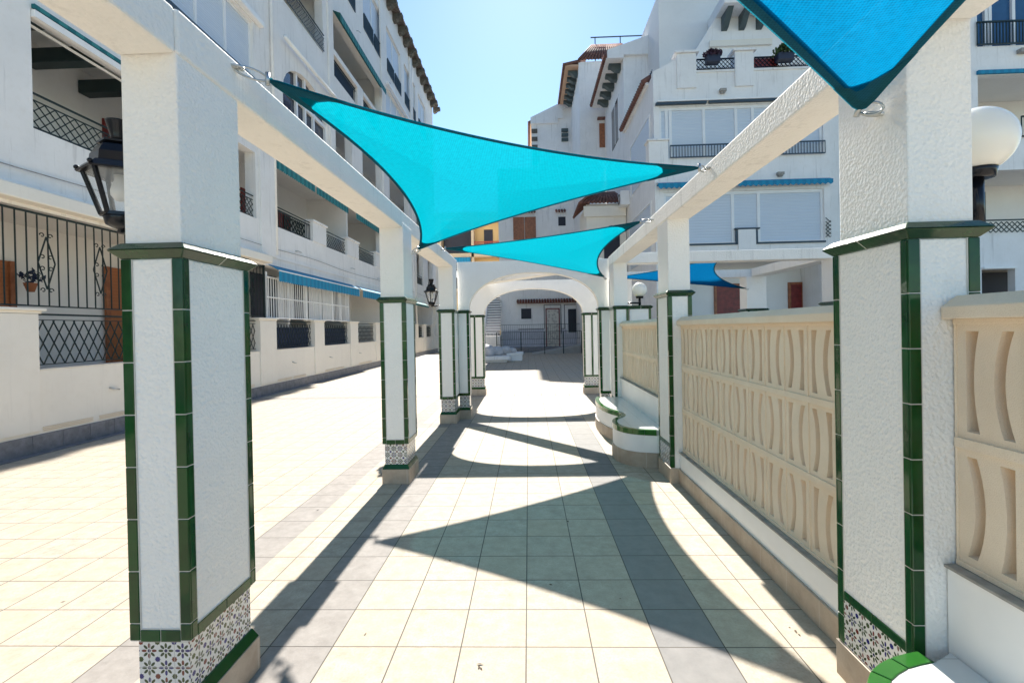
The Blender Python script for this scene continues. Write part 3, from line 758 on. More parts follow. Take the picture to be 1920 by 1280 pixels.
# ------------------------------------------------------------------ shade sails
def sail(corners, sags, label, mat, anchors, group='shade sails hung over the walk', webw=.022, cor=.45, rnd=.09):
    P = [Vector(c) for c in corners]; c0 = (P[0]+P[1]+P[2])/3; P = [p+(p-c0).normalized()*rnd*.45 for p in P]; cen = (P[0]+P[1]+P[2])/3; nrm = (P[1]-P[0]).cross(P[2]-P[0]).normalized()
    T = thing('shade_sail', tuple(cen), label, 'shade sail', group)
    n = 36; loop = []; tag = []
    for e in range(3):
        a, b = P[e], P[(e+1) % 3]; ch = b-a; inn = nrm.cross(ch).normalized()
        if inn.dot(cen-a) < 0: inn = -inn
        for k in range(n):
            t = k/n; loop.append(a+ch*t+inn*(sags[e]*ch.length*4*t*(1-t))); tag.append((e, t))
    m = len(loop)
    # worn round corners; the cloth reaches a little past them
    loop = [q+(q-cen).normalized()*.0 for q in loop]
    for c in range(3):
        la = (P[(c+1) % 3]-P[c]).length; lb = (P[(c-1) % 3]-P[c]).length; ka = max(1, round(rnd/la*n)); kb = max(1, round(rnd/lb*n))
        A_, B_, P_ = loop[(c*n+ka) % m].copy(), loop[(c*n-kb) % m].copy(), P[c]
        tot = ka+kb
        for q in range(1, tot):
            t = q/tot; loop[(c*n-kb+q) % m] = B_*(1-t)**2+P_*2*t*(1-t)+A_*t*t
    # the cloth bellies slightly downwards
    rings = [1., .985, .9, .75, .6, .45, .3, .15]; vs = []; fs = []
    def pt(i, s):
        q = cen+(loop[i]-cen)*s; return q-nrm*(0.0)+Vector((0, 0, -.05*(1-s*s)))
    for s in rings: vs += [pt(i, s) for i in range(m)]
    vs.append(cen+Vector((0, 0, -.05)))
    for r in range(len(rings)-1):
        for i in range(m): fs.append((r*m+i, r*m+(i+1) % m, (r+1)*m+(i+1) % m, (r+1)*m+i))
    o = (len(rings)-1)*m
    for i in range(m): fs.append((o+i, o+(i+1) % m, len(vs)-1))
    fab = MB().add(vs, fs, True).build('fabric', mat, T)
    # webbing hem along the three edges, both sides of the cloth
    hem = MB()
    for e in range(3):
        idx = [e*n+k for k in range(n+1)]; outp, inp = [], []
        for j in idx:
            a = loop[(j-1) % m] if j % n else loop[j % m]; b = loop[(j+1) % m] if (j % m) != ((e+1)*n) % m or j == e*n else loop[j % m]
            if j == (e+1)*n: a, b = loop[(j-1) % m], loop[j % m]
            d = (b-a).normalized(); inn = nrm.cross(d); 
            if inn.dot(cen-loop[j % m]) < 0: inn = -inn
            outp.append(loop[j % m]); inp.append(loop[j % m]+inn*webw)
        for sgn in (.004, -.004):
            k = len(outp); zz = nrm*sgn
            dz = lambda q: q+zz+Vector((0, 0, -.002))
            hem.add([dz(q) for q in outp]+[dz(q) for q in inp], [(i, i+1, k+i+1, k+i) for i in range(k-1)], True)
    hem.build('hem_webbing', WEB, T)
    for c in range(3):
        # reinforced corner patch
        a = c*n; pts = []; apex0 = loop[a % m]; K = max(2, int(n*cor/ (P[(c+1) % 3]-P[c]).length)); K2 = max(2, int(n*cor/(P[(c-1) % 3]-P[c]).length))
        s1 = [loop[(a+k) % m] for k in range(K+1)]; s2 = [loop[(a-k) % m] for k in range(K2+1)]
        pm = MB(); apex = P[c]
        for sg in (.006, -.006):
            zz = nrm*sg+Vector((0, 0, -.003)); mid = [s1[-1].lerp(s2[-1], t)+(apex-(s1[-1]+s2[-1])/2)*(.22*4*t*(1-t)) for t in (.0, .25, .5, .75, 1.)]
            poly = [q+zz for q in s1]+[q+zz for q in mid[1:-1]]+[q+zz for q in s2[::-1]][:-1]
            pm.add(poly, [tuple(range(len(poly)))])
        pm.build('corner_patch', WEB, T)
        # shackle: two pins, a ring and an eye bolt reaching the structure
        if anchors[c] is None: continue
        A = Vector(anchors[c]); d = (A-apex); L_ = d.length; d.normalize(); side = d.cross(Vector((0, 0, 1))).normalized(); up = side.cross(d)
        sm_ = MB(); q = apex0; L_ = (A-q).length
        sm_.tube([q-up*.03, q+up*.03], .011, 10)
        ring = [q+d*(L_*.45)+(d*math.cos(t)*L_*.45+up*math.sin(t)*.024) for t in [2*math.pi*k/18 for k in range(18)]]
        sm_.tube(ring, .0055, 8, True)
        sm_.tube([A-d*(L_*.25), A+d*.02], .009, 8)
        ring2 = [A-d*.03+(d*math.cos(t)*.026+side*math.sin(t)*.02) for t in [2*math.pi*k/14 for k in range(14)]]
        sm_.tube(ring2, .006, 8, True)
        sm_.build('shackle', STEEL, T)
    return T
sail([(-1.245, 2.34, 2.855), (-1.225, 5.50, 2.545), (1.33, 3.80, 2.825)], (.085, .045, .06),
     'largest turquoise triangular shade sail, stretched across the middle of the walk', SAIL,
     [(-1.348, 2.22, 2.86), (-1.300, 5.52, 2.50), (1.43, 3.86, 2.83)])
sail([(-1.22, 7.30, 2.845), (1.32, 5.70, 2.83), (1.36, 8.78, 2.52)], (.03, .09, .03),
     'smaller turquoise shade sail just before the arch, behind the largest one', SAIL,
     [(-1.300, 7.42, 2.85), (1.435, 5.62, 2.83), (1.42, 8.93, 2.49)])
sail([(1.335, 2.0, 2.465), (1.36, .35, 2.86), (-1.28, .12, 2.86)], (.03, .06, .012),
     'bright blue shade sail at top right, tip tied to the nearest right pillar', SAILB,
     [(1.412, 1.99, 2.44), (1.41, .33, 2.86), (-1.36, .1, 2.86)], cor=.36, webw=.034, rnd=.09)
sail([(4.98, 11.35, 2.44), (2.0, 11.5, 2.78), (3.55, 8.92, 2.87)], (.0, .05, .14),
     'shade sail in shadow-darkened blue beyond the breeze block wall, in front of the red doors', SAIL_SHADED,
     [(5.06, 11.45, 2.42), (1.95, 11.6, 2.79), (3.6, 8.82, 2.87)])

# ------------------------------------------------------------------ lamps
def lantern(cx, cy, z, wallx, label, k_=1.):
    """hexagonal cast iron wall lantern"""
    T = thing('wall_lantern', (cx, cy, z), label, 'wall lamp', 'black wall lanterns on the left pillars')
    H = 6; ph = math.pi/6
    top = MB().lathe(cx, cy, [(a*k_, z+b) for a, b in ((.135, .250), (.140, .256), (.112, .286), (.098, .292), (.094, .330), (.074, .366), (.056, .376), (.072, .380), (.072, .388), (.03, .398))], H, False, ph)
    for k in range(H):
        t = ph+2*math.pi*k/H; top.ball((cx+.134*k_*math.cos(t), cy+.134*k_*math.sin(t), z+.268), .010, 8, 6)
    top.build('roof', BLACK, T)
    MB().lathe(cx, cy, [(.030, z+.396), (.030, z+.415), (.036, z+.440), (.046, z+.478), (.048, z+.484), (.03, z+.482), (.012, z+.475)], 14).build('finial', BLACK, T)
    fr = MB()
    for k in range(H):
        t = ph+2*math.pi*k/H; t2 = t+2*math.pi/H
        a = (cx+.118*k_*math.cos(t), cy+.118*k_*math.sin(t), z+.264); b = (cx+.062*k_*math.cos(t), cy+.062*k_*math.sin(t), z+.075)
        c = (cx+.118*k_*math.cos(t2), cy+.118*k_*math.sin(t2), z+.264)
        fr.bar(a, b, .014, .014); fr.bar(a, c, .012, .02)
        fr.bar(b, (cx+.062*k_*math.cos(t2), cy+.062*k_*math.sin(t2), z+.075), .014, .014)
    fr.build('frame', BLACK, T)
    gl = MB()
    for k in range(H):
        t = ph+2*math.pi*k/H; t2 = t+2*math.pi/H
        gl.add([(cx+.114*k_*math.cos(t), cy+.114*k_*math.sin(t), z+.262), (cx+.114*k_*math.cos(t2), cy+.114*k_*math.sin(t2), z+.262), (cx+.060*k_*math.cos(t2), cy+.060*k_*math.sin(t2), z+.08), (cx+.060*k_*math.cos(t), cy+.060*k_*math.sin(t), z+.08)], [(0,1,2,3)])
    gl.build('glass_pane', PANE, T)
    MB().lathe(cx, cy, [(.022, z+.262), (.022, z+.225), (.030, z+.205), (.036, z+.180), (.034, z+.160), (.020, z+.142), (.005, z+.137)][::-1], 18).build('bulb', OPAL, T)
    MB().lathe(cx, cy, [(.008, z-.004), (.016, z+.002), (.012, z+.014), (.030, z+.020), (.055, z+.034), (.060, z+.056), (.064, z+.078), (.05, z+.084)], H*3).build('base', BLACK, T)
    br = MB(); br.tube([(cx, cy, z+.02), (cx+.06, cy, z+.005), (wallx-.01, cy, z+.03)], .011, 8); br.box(wallx-.012, wallx, cy-.03, cy+.03, z-.03, z+.14)
    br.build('bracket', BLACK, T)
lantern(-1.775, 2.09, 2.075, -1.581, 'black hexagonal lantern with a round bulb, fixed high on the nearest left pillar', 1.1)
lantern(-1.705, 8.62, 2.045, -1.551, 'small distant black lantern fixed on the last left pillar before the arch')
def globe(cx, cy, zc, r, label, attach, kind):
    T = thing('globe_lamp', (cx, cy, zc-.4), label, 'lamp', 'white globe lamps on black stems')
    MB().ball((cx, cy, zc), r, 40, 24).build('globe', OPAL, T)
    MB().lathe(cx, cy, [(.04, zc-r-.022), (.062, zc-r-.020), (.066, zc-r+.004), (.07, zc-r+.018)], 24).build('collar', BLACK, T)
    s = MB()
    if kind == 'side':
        s.tube([(cx, cy, zc-r-.01), (cx, cy, zc-r-.12), (cx, cy, attach[2]+.02)], .026, 14); s.tube([(cx, cy, attach[2]+.05), (attach[0], cy, attach[2]+.05)], .016, 8)
    else:
        s.tube([(cx, cy, zc-r-.01), (cx, cy, attach[2])], .022, 12); s.tube([(cx, cy, zc-r-.10), (attach[0], cy, zc-r-.10)], .016, 8)
    s.build('stem', BLACK, T)
globe(1.885, 2.12, 2.365, .135, 'large white globe lamp on a dark stem beside the nearest right pillar', (1.65, 2.12, 2.0), 'side')
globe(1.965, 8.70, 2.265, .130, 'small distant white globe lamp on a T-shaped bracket right of the arch', (1.705, 8.70, 1.985), 'top')

# ------------------------------------------------------------------ facade helpers
def lattice(mb, plane, c, a0, a1, b0, b1, step=.14, w=.012, hstep=None):
    """diamond lattice in the (a,b) rectangle; plane 'x' (a=y) or 'y' (a=x) at coordinate c"""
    P = (lambda a, b: (c, a, b)) if plane == 'x' else (lambda a, b: (a, c, b))
    h = b1-b0; n = int((a1-a0)/step)+2; k = (hstep or h)
    for i in range(-n, n+n):
        for s in (1, -1):
            # line a = a0+i*step*2 + s*(b-b0)*step/k*2
            t0, t1 = 0., h
            A = a0+i*step; slope = s*step/(k*.5)
            ts = [t0, t1]
            lo, hi = 0., h
            for bound, sg in ((a0, 1), (a1, -1)):
                # require sg*(A+slope*t - bound) >= 0
                v = sg*slope; d = sg*(A-bound)
                if abs(v) < 1e-9:
                    if d < 0: lo, hi = 1, 0
                elif v > 0: lo = max(lo, -d/v)
                else: hi = min(hi, -d/v)
            if hi-lo > .02: mb.bar(P(A+slope*lo, b0+lo), P(A+slope*hi, b0+hi), w, w)
def vbars(mb, plane, c, a0, a1, b0, b1, step=.12, w=.014, rails=True, rw=.03):
    P = (lambda a, b: (c, a, b)) if plane == 'x' else (lambda a, b: (a, c, b))
    n = max(1, int(round((a1-a0)/step)))
    for i in range(n+1): a = a0+(a1-a0)*i/n; mb.bar(P(a, b0), P(a, b1), w, w)
    if rails: mb.bar(P(a0, b0), P(a1, b0), rw, w*1.5); mb.bar(P(a0, b1), P(a1, b1), rw, w*2)
def scroll(mb, c, y, z, s=1.):
    """wrought iron ornament: diamond with curls"""
    for sy in (-1, 1):
        mb.bar((c, y, z+.45*s), (c, y+sy*.15*s, z), .014); mb.bar((c, y, z-.45*s), (c, y+sy*.15*s, z), .014)
        for (dy, dz) in ((.07, .10), (.07, -.10), (.07, .47), (.07, -.47)):
            pts = [(c, y+sy*(dy*s+.045*s*math.cos(t)*(1-t/9)), z+dz*s+.045*s*math.sin(t)*(1-t/9)) for t in [k*.6 for k in range(10)]]
            mb.tube(pts, .008, 5)
def wall_yz(y0, y1, z0, z1, holes, x0, x1, outer=None):
    return MB().plate(outer or rect(y0, y1, z0, z1), holes, YZ(), x0, x1)

# ------------------------------------------------------------------ left apartment block (facade plane x = -7)
LB = thing('apartment_block', (-9, 16, 0), 'long white apartment block with awnings and barred porches along the left side', 'building')
FX = -7.0; Y0, Y1 = -6.0, 37.2
F1H = [(-3, 2.4), (3.2, 6.0), (6.77, 9.9), (11.0, 12.5), (13.4, 23.4), (24.6, 29.6), (30.8, 32.7), (34.3, 35.9)]
holes = []
def arched(y0, y1, z0, zs, rise, n=12):
    p = [(y0, z0), (y1, z0)]
    for k in range(n+1):
        t = math.pi*k/n; p.append(((y0+y1)/2+(y1-y0)/2*math.cos(t), zs+rise*math.sin(t)))
    return p
f1 = [(a, b, 4.62, 6.32 if a < 13 else 6.74) for a, b in F1H]
f2 = [(-3, 2.6, 8.2, 9.72), (4.0, 8.6, 8.2, 9.72), (9.4, 12.55, 8.2, 9.72), (17.8, 19.6, 8.2, 10.35), (20.9, 23.6, 8.2, 10.2), (25, 29, 8.2, 10.2), (31, 35, 8.2, 10.2)]
f3 = [(4, 8, 11.5, 13.4), (9, 12.6, 11.5, 13.4), (14.1, 17.0, 11.4, 13.4), (17.85, 23.7, 11.12, 13.5), (24.7, 29.6, 11.4, 14.1), (31, 35.5, 11.4, 13.9)]
f4 = [(13.0, 16.2, 15.0, 17.3), (17.2, 20.4, 15.0, 17.3), (21.4, 24.3, 15.0, 17.35), (25.0, 27.8, 15.0, 17.35), (28.6, 31.4, 15.0, 17.35), (32.2, 34.6, 15.0, 17.35)]
allh = [rect(a, b, c, d) for a, b, c, d in f1+f2+f3+f4]+[arched(14.05, 17.3, 8.1, 8.75, 1.05)]
up = wall_yz(Y0, Y1, 3.46, 18.75, allh, FX, FX-.28).build('facade_wall', FACADE, LB)
# end of the facade above ground, behind and top
MB().box(-14, FX-.281, Y1-.3, Y1, 0, 18.7).box(-14, -13.7, Y0, Y1-.31, 0, 18.7).box(-14, FX-.3, Y0, Y1-.31, 18.5, 18.7).box(-14, FX-.3, Y0, Y0+.2, 0, 18.4).build('rear_wall', FACADE, LB)
MB().box(-10, FX-.02, Y1+.001, Y1+4.2, 0, 7.2).build('annex_wall', LOWW, LB)
# floor slabs and porch back walls
sl = MB()
for z in (3.62, 7.0, 10.4, 14.2): sl.box(-8.9, FX-.281, Y0+.21, Y1-.31, z, z+.2)
sl.build('floor_slab', INNER, LB)
bwm = MB().box(-9.1, -8.9, Y0+.21, Y1-.31, 0, 18.4)
for y, z0, z1 in ((14.6, 0, 3.61), (19.3, 0, 3.61), (24.4, 0, 3.61), (30.0, 0, 3.61), (19.6, 3.83, 6.99), (24.1, 3.83, 6.99), (30.2, 3.83, 6.99), (17.4, 10.61, 14.19), (24.2, 10.61, 14.19), (13.2, 10.61, 14.19)):
    bwm.box(-8.9, FX-.282, y, y+.14, z0, z1)
bwm.build('porch_wall', INNER, LB)
pil = MB()
for y0_, y1_, z0_, z1_ in ((12.62, 13.34, 3.72, 8.0), (17.36, 17.78, 6.9, 18.5), (23.78, 24.25, 3.72, 18.5), (29.75, 30.2, 3.72, 18.5)): pil.box(FX+.0005, FX+.07, y0_, y1_, z0_, z1_)
pil.build('pilaster', FACADE, LB, .01)
MB().box(FX+.0005, FX+.035, Y0, Y1, 6.86, 6.94).box(FX+.0005, FX+.035, Y0, 12.6, 9.98, 10.05).box(FX+.0005, FX+.04, Y0, Y1, 3.705, 3.78).build('string_course', FACADE, LB, .01)
cbl = MB()
for z_, d_ in ((3.98, .03), (7.3, .02)):
    pts_ = [(FX+.05+.01*math.sin(y_*1.7), y_, z_+d_*math.sin(y_*.9)) for y_ in [Y0+.5+k*.6 for k in range(70)]]; cbl.tube([p_ for p_ in pts_ if p_[1] < Y1], .009, 5)
cbl.build('wall_cable', COPING, LB)
MB().tube([(FX+.06, 13.37, 3.8), (FX+.06, 13.37, 18.6)], .045, 8).tube([(FX+.06, 30.25, 1.3), (FX+.06, 30.25, 18.6)], .045, 8).build('drainpipe', FACADE, LB)
# ground floor parapet with piers
piers = [(2.1, 2.9), (6.1, 6.72), (12.46, 13.28), (15.70, 16.45), (18.9, 19.75), (22.1, 22.9), (26.0, 26.8), (30.0, 30.7), (32.3, 33.1), (35.2, 36.0)]
pw = MB()
ylist = [Y0]
pw.plate([(Y0, 0)]+[(Y1, 0), (Y1, 1.17)]+[(y, z) for a, b in reversed([p for p in piers if p[1] < Y1]) for y, z in ((b, 1.17), (b, 1.97), (a, 1.97), (a, 1.17))]+[(Y0, 1.17)], [], YZ(), FX+.02, FX-.22)
par = pw.build('parapet', LOWW, LB, .01)
pc = MB()
for a, b in piers:
    pc.box(FX-.26, FX+.05, a-.05, b+.05, 1.972, 2.01); pc.box(FX-.29, FX+.09, a-.09, b+.09, 2.0105, 2.05)
pc.build('pier_cap', LOWW, par, .006)
fl = MB()
for (a, b), (c, d) in zip(piers, piers[1:]): fl.box(FX-.225, FX+.028, b+.003, c-.003, 1.171, 1.182)
fl.build('parapet_ledge', LOWW, par)
# piers standing a little proud lower down
pp = MB()
for a, b in piers: pp.box(FX+.0205, FX+.055, a, b, .31, 1.968)
pp.build('pier_face', LOWW, par, .006)
sk = MB()
y = Y0
while y < Y1-.1:
    sk.box(FX+.021, FX+.046, y+.003, min(y+.45, Y1)-.003, 0, .26); y += .45
sk.build('skirting', SKIRT, par, .003)
vt = MB()
y = 0.
for (a, b), (c, d) in zip(piers, piers[1:]):
    y = b+.05
    while y+.85 < c:
        for k in range(3): vt.bar((FX+.03, y, .30+.025*k), (FX+.03, y+.8, .30+.025*k), .016, .008)
        y += .92
vt.build('vent_louvre', BLOCK, par)
MB().box(FX+.03, FX+.17, Y0, Y1, .001, .012).build('foot_shadow_strip', SKIRT, par)  # flat dark strip standing for the narrow shadow along the facade foot
# outlets on the wall
so_ = MB()
for y in (7.9, 14.2, 16.9, 19.9): so_.tube([(FX+.02, y, .78), (FX+.07, y+.02, .76), (FX+.09, y+.12, .74)], .014, 6)
for y, z in ((14.6, 4.1), (19.2, 4.15), (22.6, 4.1), (18.6, 7.6), (12.0, 7.4), (20.5, 14.3), (25, 14.4)): so_.tube([(FX, y, z), (FX+.08, y, z), (FX+.14, y+.1, z-.03)], .018, 6)
so_.build('drain_spout', STEEL, LB)
# lattice panels between the piers
for (a, b), (c, d) in zip(piers, piers[1:]):
    m_ = MB(); lattice(m_, 'x', FX-.08, b+.02, c-.02, 1.24, 1.88, .165, .013, .62)
    m_.bar((FX-.08, b, 1.24), (FX-.08, c, 1.24), .014); m_.bar((FX-.08, b, 1.89), (FX-.08, c, 1.89), .012); m_.bar((FX-.08, b, 1.97), (FX-.08, c, 1.97), .028)
    m_.build('lattice_railing', IRON, LB)
# dark sheets behind the lattice in the middle bays
MB().box(FX-.20, FX-.17, 13.3, 15.68, 1.2, 1.80).box(FX-.20, FX-.17, 16.5, 18.88, 1.2, 1.78).box(FX-.2, FX-.17, 30.72, 32.28, 1.19, 1.93).box(FX-.2, FX-.17, 33.12, 35.18, 1.19, 1.93).build('privacy_screen', NAVY, LB)
# green iron grille over the first bays
gmm = MB()
vbars(gmm, 'x', FX-.05, 2.2, 12.85, 2.09, 3.42, .155, .014, True, .03)
for y in (3.6, 5.2, 6.95, 7.85, 10.4, 12.3): scroll(gmm, FX-.04, y, 2.72, .85)
gmm.box(FX-.07, FX-.03, 12.84, 12.90, 1.19, 3.46)
gmm.build('window_grille', IRON, LB)
MB().box(FX-.02, FX+.22, 2.2, 12.86, 3.50, 3.70).build('awning_box', LOWW, LB, .02)
# white barred enclosure
we = MB(); vbars(we, 'x', FX-.03, 12.93, 19.0, 2.06, 3.16, .13, .02, True, .06); we.bar((FX-.03, 12.93, 2.62), (FX-.03, 19.0, 2.62), .03)
for y in (12.95, 14.2, 15.3, 16.3, 17.4, 18.2, 18.98): we.box(FX-.09, FX-.02, y-.04, y+.04, 2.02, 3.3)
we.build('white_window_bars', SMOOTHW, LB)
cu = MB()
for a, b in ((14.25, 15.25), (16.35, 17.35), (17.45, 18.15)): cu.box(FX-.42, FX-.40, a, b, 2.06, 3.3)
cu.build('white_curtain', PVC, LB)
MB().box(FX-.46, FX-.44, 12.95, 18.95, 2.06, 3.3).build('dark_window', DARKIN, LB)
def awning(parent, y0, y1, zt, zb, x, mat, out=.30, scall=.12):
    a = MB().add([(x+.02, y0, zt), (x+.02, y1, zt), (x+out, y1, zt-.16), (x+out, y0, zt-.16), (x+.02, y0, zt-.012), (x+.02, y1, zt-.012), (x+out, y1, zt-.172), (x+out, y0, zt-.172)],
                 [(0,1,2,3),(7,6,5,4),(0,3,7,4),(1,5,6,2),(3,2,6,7),(0,4,5,1)]).build('awning', mat, parent)
    v = MB(); n = int((y1-y0)/scall); pts = []
    for k in range(n):
        a0 = y0+(y1-y0)*k/n; a1 = y0+(y1-y0)*(k+1)/n
        off = .012*(k % 2)
        v.add([(x+out+off, a0, zt-.19), (x+out+.012-off, a1, zt-.19), (x+out+.012-off, a1, zb+.03), (x+out+.006, (a0+a1)/2, zb), (x+out+off, a0, zb+.03)], [(0,1,2,3,4)])
    v.build('valance', mat, a)
    MB().bar((x+out+.004, y0, zt-.175), (x+out+.004, y1, zt-.175), .03, .03).build('front_rail', SMOOTHW, a)
awning(LB, 13.0, 19.3, 3.50, 3.02, FX, AWNB); awning(LB, 19.7, 24.2, 3.50, 3.02, FX, AWNB); awning(LB, 29.0, 32.9, 3.46, 3.15, FX, AWNG)
for a, b in ((13.45, 15.95), (16.05, 18.9), (19.8, 23.3)): awning(LB, a, b, 6.72, 6.22, FX, AWNG, .06)
# first floor balustrade piers, rails
fp = MB()
for a, b in ((15.8, 16.85), (18.85, 20.1), (22.4, 23.39)): fp.box(FX-.24, FX+.03, a, b, 4.622, 5.26); fp.box(FX-.28, FX+.07, a-.05, b+.05, 5.262, 5.33)
fp.build('balcony_pier', FACADE, LB, .008)
def railing(y0, y1, z0, z1, x=FX-.08, lat=True):
    m_ = MB()
    if lat: lattice(m_, 'x', x, y0, y1, z0+.06, z1-.1, .16, .012, .30)
    else: vbars(m_, 'x', x, y0, y1, z0+.05, z1-.08, .12, .014)
    m_.bar((x, y0, z1), (x, y1, z1), .035, .02); m_.bar((x, y0, z0+.05), (x, y1, z0+.05), .02); m_.bar((x, y0, z1-.1), (x, y1, z1-.1), .016)
    m_.build('balcony_railing', IRON, LB)
railing(6.78, 9.88, 4.62, 5.16); railing(11.02, 12.48, 4.62, 5.2); railing(13.42, 15.78, 4.62, 5.22, lat=False); railing(16.87, 18.83, 4.62, 5.2); railing(20.12, 22.38, 4.62, 5.2); railing(30.82, 32.68, 4.62, 5.2); railing(34.35, 35.85, 4.62, 5.2)
railing(14.12, 16.98, 11.4, 12.0, FX+.04); railing(17.87, 23.68, 11.12, 11.8, lat=False); railing(4.02, 7.98, 11.5, 12.1)
MB().box(FX-.2, FX-.16, 17.9, 20.6, 11.13, 11.8).box(FX-.2, FX-.16, 21.0, 23.6, 11.13, 11.8).build('balcony_panel', NAVY, LB)
MB().box(FX-.16, FX-.12, 30.9, 32.6, 4.63, 5.1).build('balcony_panel', NAVY, LB)
# handrail piers of the third floor
MB().box(FX-.24, FX+.02, 20.4, 21.1, 11.121, 12.1).box(FX-.26, FX+.04, 17.86, 20.39, 11.86, 12.06).box(FX-.26, FX+.04, 21.11, 23.69, 11.86, 12.06).build('balcony_pier', FACADE, LB)
# shutters and glazing
def shutter(y0, y1, z0, z1, x=FX-.12, n=2, fr=True):
    s = MB().box(x-.03, x, y0+.02, y1-.02, z0+.02, z1-.02).build('roller_shutter', SHUT, LB)
    if fr:
        f = MB()
        for k in range(n+1): y = y0+(y1-y0)*k/n; f.box(x-.05, x+.03, max(y0, y-.035), min(y1, y+.035), z0, z1)
        f.box(x-.05, x+.028, y0, y1, z1-.06, z1-.001); f.box(x-.05, x+.028, y0, y1, z0+.001, z0+.05)
        f.build('frame', PVC, s)
for a, b in ((-3, 2.6), (4, 8.6), (9.4, 12.55)): shutter(a, b, 8.2, 9.72, n=3)
MB().bar((FX+.06, 3.8, 8.17), (FX+.06, 12.7, 8.17), .05, .09).build('awning_rail', GUTTER, LB)
for a, b, c, d in f4: shutter(a, b, c+.0, d)
shutter(24.7, 29.6, 11.4, 14.1, n=4); shutter(31, 35.5, 11.4, 13.9, n=4)
for a, b, c, d in f4:
    mid = (a+b)/2
    m_ = MB(); 
    for p, q in ((a+.05, mid-.12), (mid+.12, b-.05)):
        vbars(m_, 'x', FX+.02, p, q, c-.02, c+.66, .09, .016); m_.box(FX-.02, FX+.01, p, q, c, c+.64)
    m_.build('balcony_railing', GUTTER, LB)
MB().bar((FX+.12, 24.6, 14.18), (FX+.12, 29.7, 14.18), .12, .10).build('awning_box', SMOOTHW, LB)
MB().box(FX-.02, FX+.13, 8.9, 12.9, 9.76, 9.92).build('awning_box', SMOOTHW, LB, .03)
MB().tube([(FX+.16, 13.9, 10.15), (FX+.16, 18.0, 10.15)], .06, 10).build('awning_roll', SMOOTHW, LB)
MB().add([(FX, 17.9, 13.5), (FX, 23.7, 13.5), (FX+.3, 23.7, 13.38), (FX+.3, 17.9, 13.38), (FX+.3, 17.9, 13.1), (FX+.3, 23.7, 13.1)], [(0,1,2,3),(3,2,5,4)]).build('awning', AWNG, LB)
# arched window
aw = MB()
for y in (14.1, 15.1, 15.68, 16.3, 17.25): aw.box(FX-.16, FX-.08, y-.05, y+.05, 8.1, 9.82 if 14.5 < y < 17 else 8.9)
aw.box(FX-.161, FX-.079, 14.05, 17.3, 8.85, 8.97)
aw.build('arched_window', PVC, LB)
MB().plate(arched(14.06, 17.29, 8.11, 8.75, 1.04), [], YZ(), FX-.20, FX-.17).build('window_glass', GLASSD, LB)
# openings of the recessed rooms
dr = MB()
for (y0, y1, z0, z1) in ((6.4, 8.1, .9, 2.95), (10.0, 11.3, .2, 3.1)): dr.box(-8.899, -8.84, y0, y1, z0, z1)
dr.build('louvred_door', LOUV, LB)
fr = MB()
for (y0, y1, z0, z1) in ((6.4, 8.1, .9, 2.95), (10.0, 11.3, .2, 3.1)):
    for y in (y0, (y0+y1)/2, y1): fr.box(-8.838, -8.80, y-.05, y+.05, z0, z1)
fr.build('door_frame', BROWNW, LB)
wd = MB()
for (y0, y1, z0, z1) in ((15.0, 15.9, 3.85, 6.2), (10.05, 10.95, 3.85, 6.23), (16.9, 18.1, 3.85, 6.05), (20.4, 21.6, 1.0, 2.9)): wd.box(-8.899, -8.85, y0, y1, z0, z1)
wd.build('wooden_door', DWOOD, LB)
MB().box(-8.899, -8.86, 31.0, 34.6, 2.02, 2.88).box(-8.899, -8.86, 31.1, 32.5, 5.0, 6.5).box(-8.899, -8.86, 34.4, 35.8, 4.2, 6.5).box(-8.899, -8.86, 14.8, 16.4, 10.7, 12.8).box(-8.899, -8.86, 17.9, 19.5, 8.0, 10.2).box(-8.899, -8.86, 21, 23.5, 8.0, 10.1).build('dark_window', DARKIN, LB)
lw = MB()
for y0, y1, z0, z1 in ((17.6, 19.3, 4.9, 5.9), (21.7, 23.2, 4.9, 5.9), (20.3, 21.8, 2.05, 3.0)): lattice(lw, 'x', -8.82, y0, y1, z0, z1, .26, .025, .5); lw.bar((-8.82, y0, z0), (-8.82, y1, z0), .04); lw.bar((-8.82, y0, z1), (-8.82, y1, z1), .04); lw.bar((-8.82, y0, z0), (-8.82, y0, z1), .04); lw.bar((-8.82, y1, z0), (-8.82, y1, z1), .04)
lw.build('lattice_screen', IRON, LB)
# green ceiling beams of the first floor balcony
cbm = MB()
for y in (6.0, 7.3, 8.4, 9.5): cbm.box(-8.89, FX-.29, y, y+.26, 6.50, 6.76)
cbm.build('ceiling_beam', GBEAM, LB, .02)
MB().bar((FX-.2, 6.8, 6.2), (FX-.2, 9.9, 6.2), .03).bar((FX+.02, 6.78, 6.26), (FX+.02, 9.9, 6.26), .07, .10).build('awning_rail', SMOOTHW, LB)
MB().bar((FX+.03, 6.78, 6.36), (FX+.03, 9.9, 6.36), .05, .06).build('awning_roll', AWNG, LB)
# flower pot hung on the porch wall
fpn = MB().lathe(-8.5, 8.1, [(.05, 2.42), (.09, 2.55), (.10, 2.57)], 14).build('hanging_pot', TERRA, LB)
lf = MB()
for k in range(60):
    a = Vector((-8.5+random.gauss(0, .07), 8.1+random.gauss(0, .09), 2.68+random.gauss(0, .06))); d = Vector((random.gauss(0, 1), random.gauss(0, 1), random.gauss(0, 1))).normalized()*.06; e = d.cross(Vector((.3, .5, 1))).normalized()*.03
    lf.add([a-d, a+e, a+d, a-e], [(0,1,2,3)])
lf.build('foliage', NAVY, fpn)
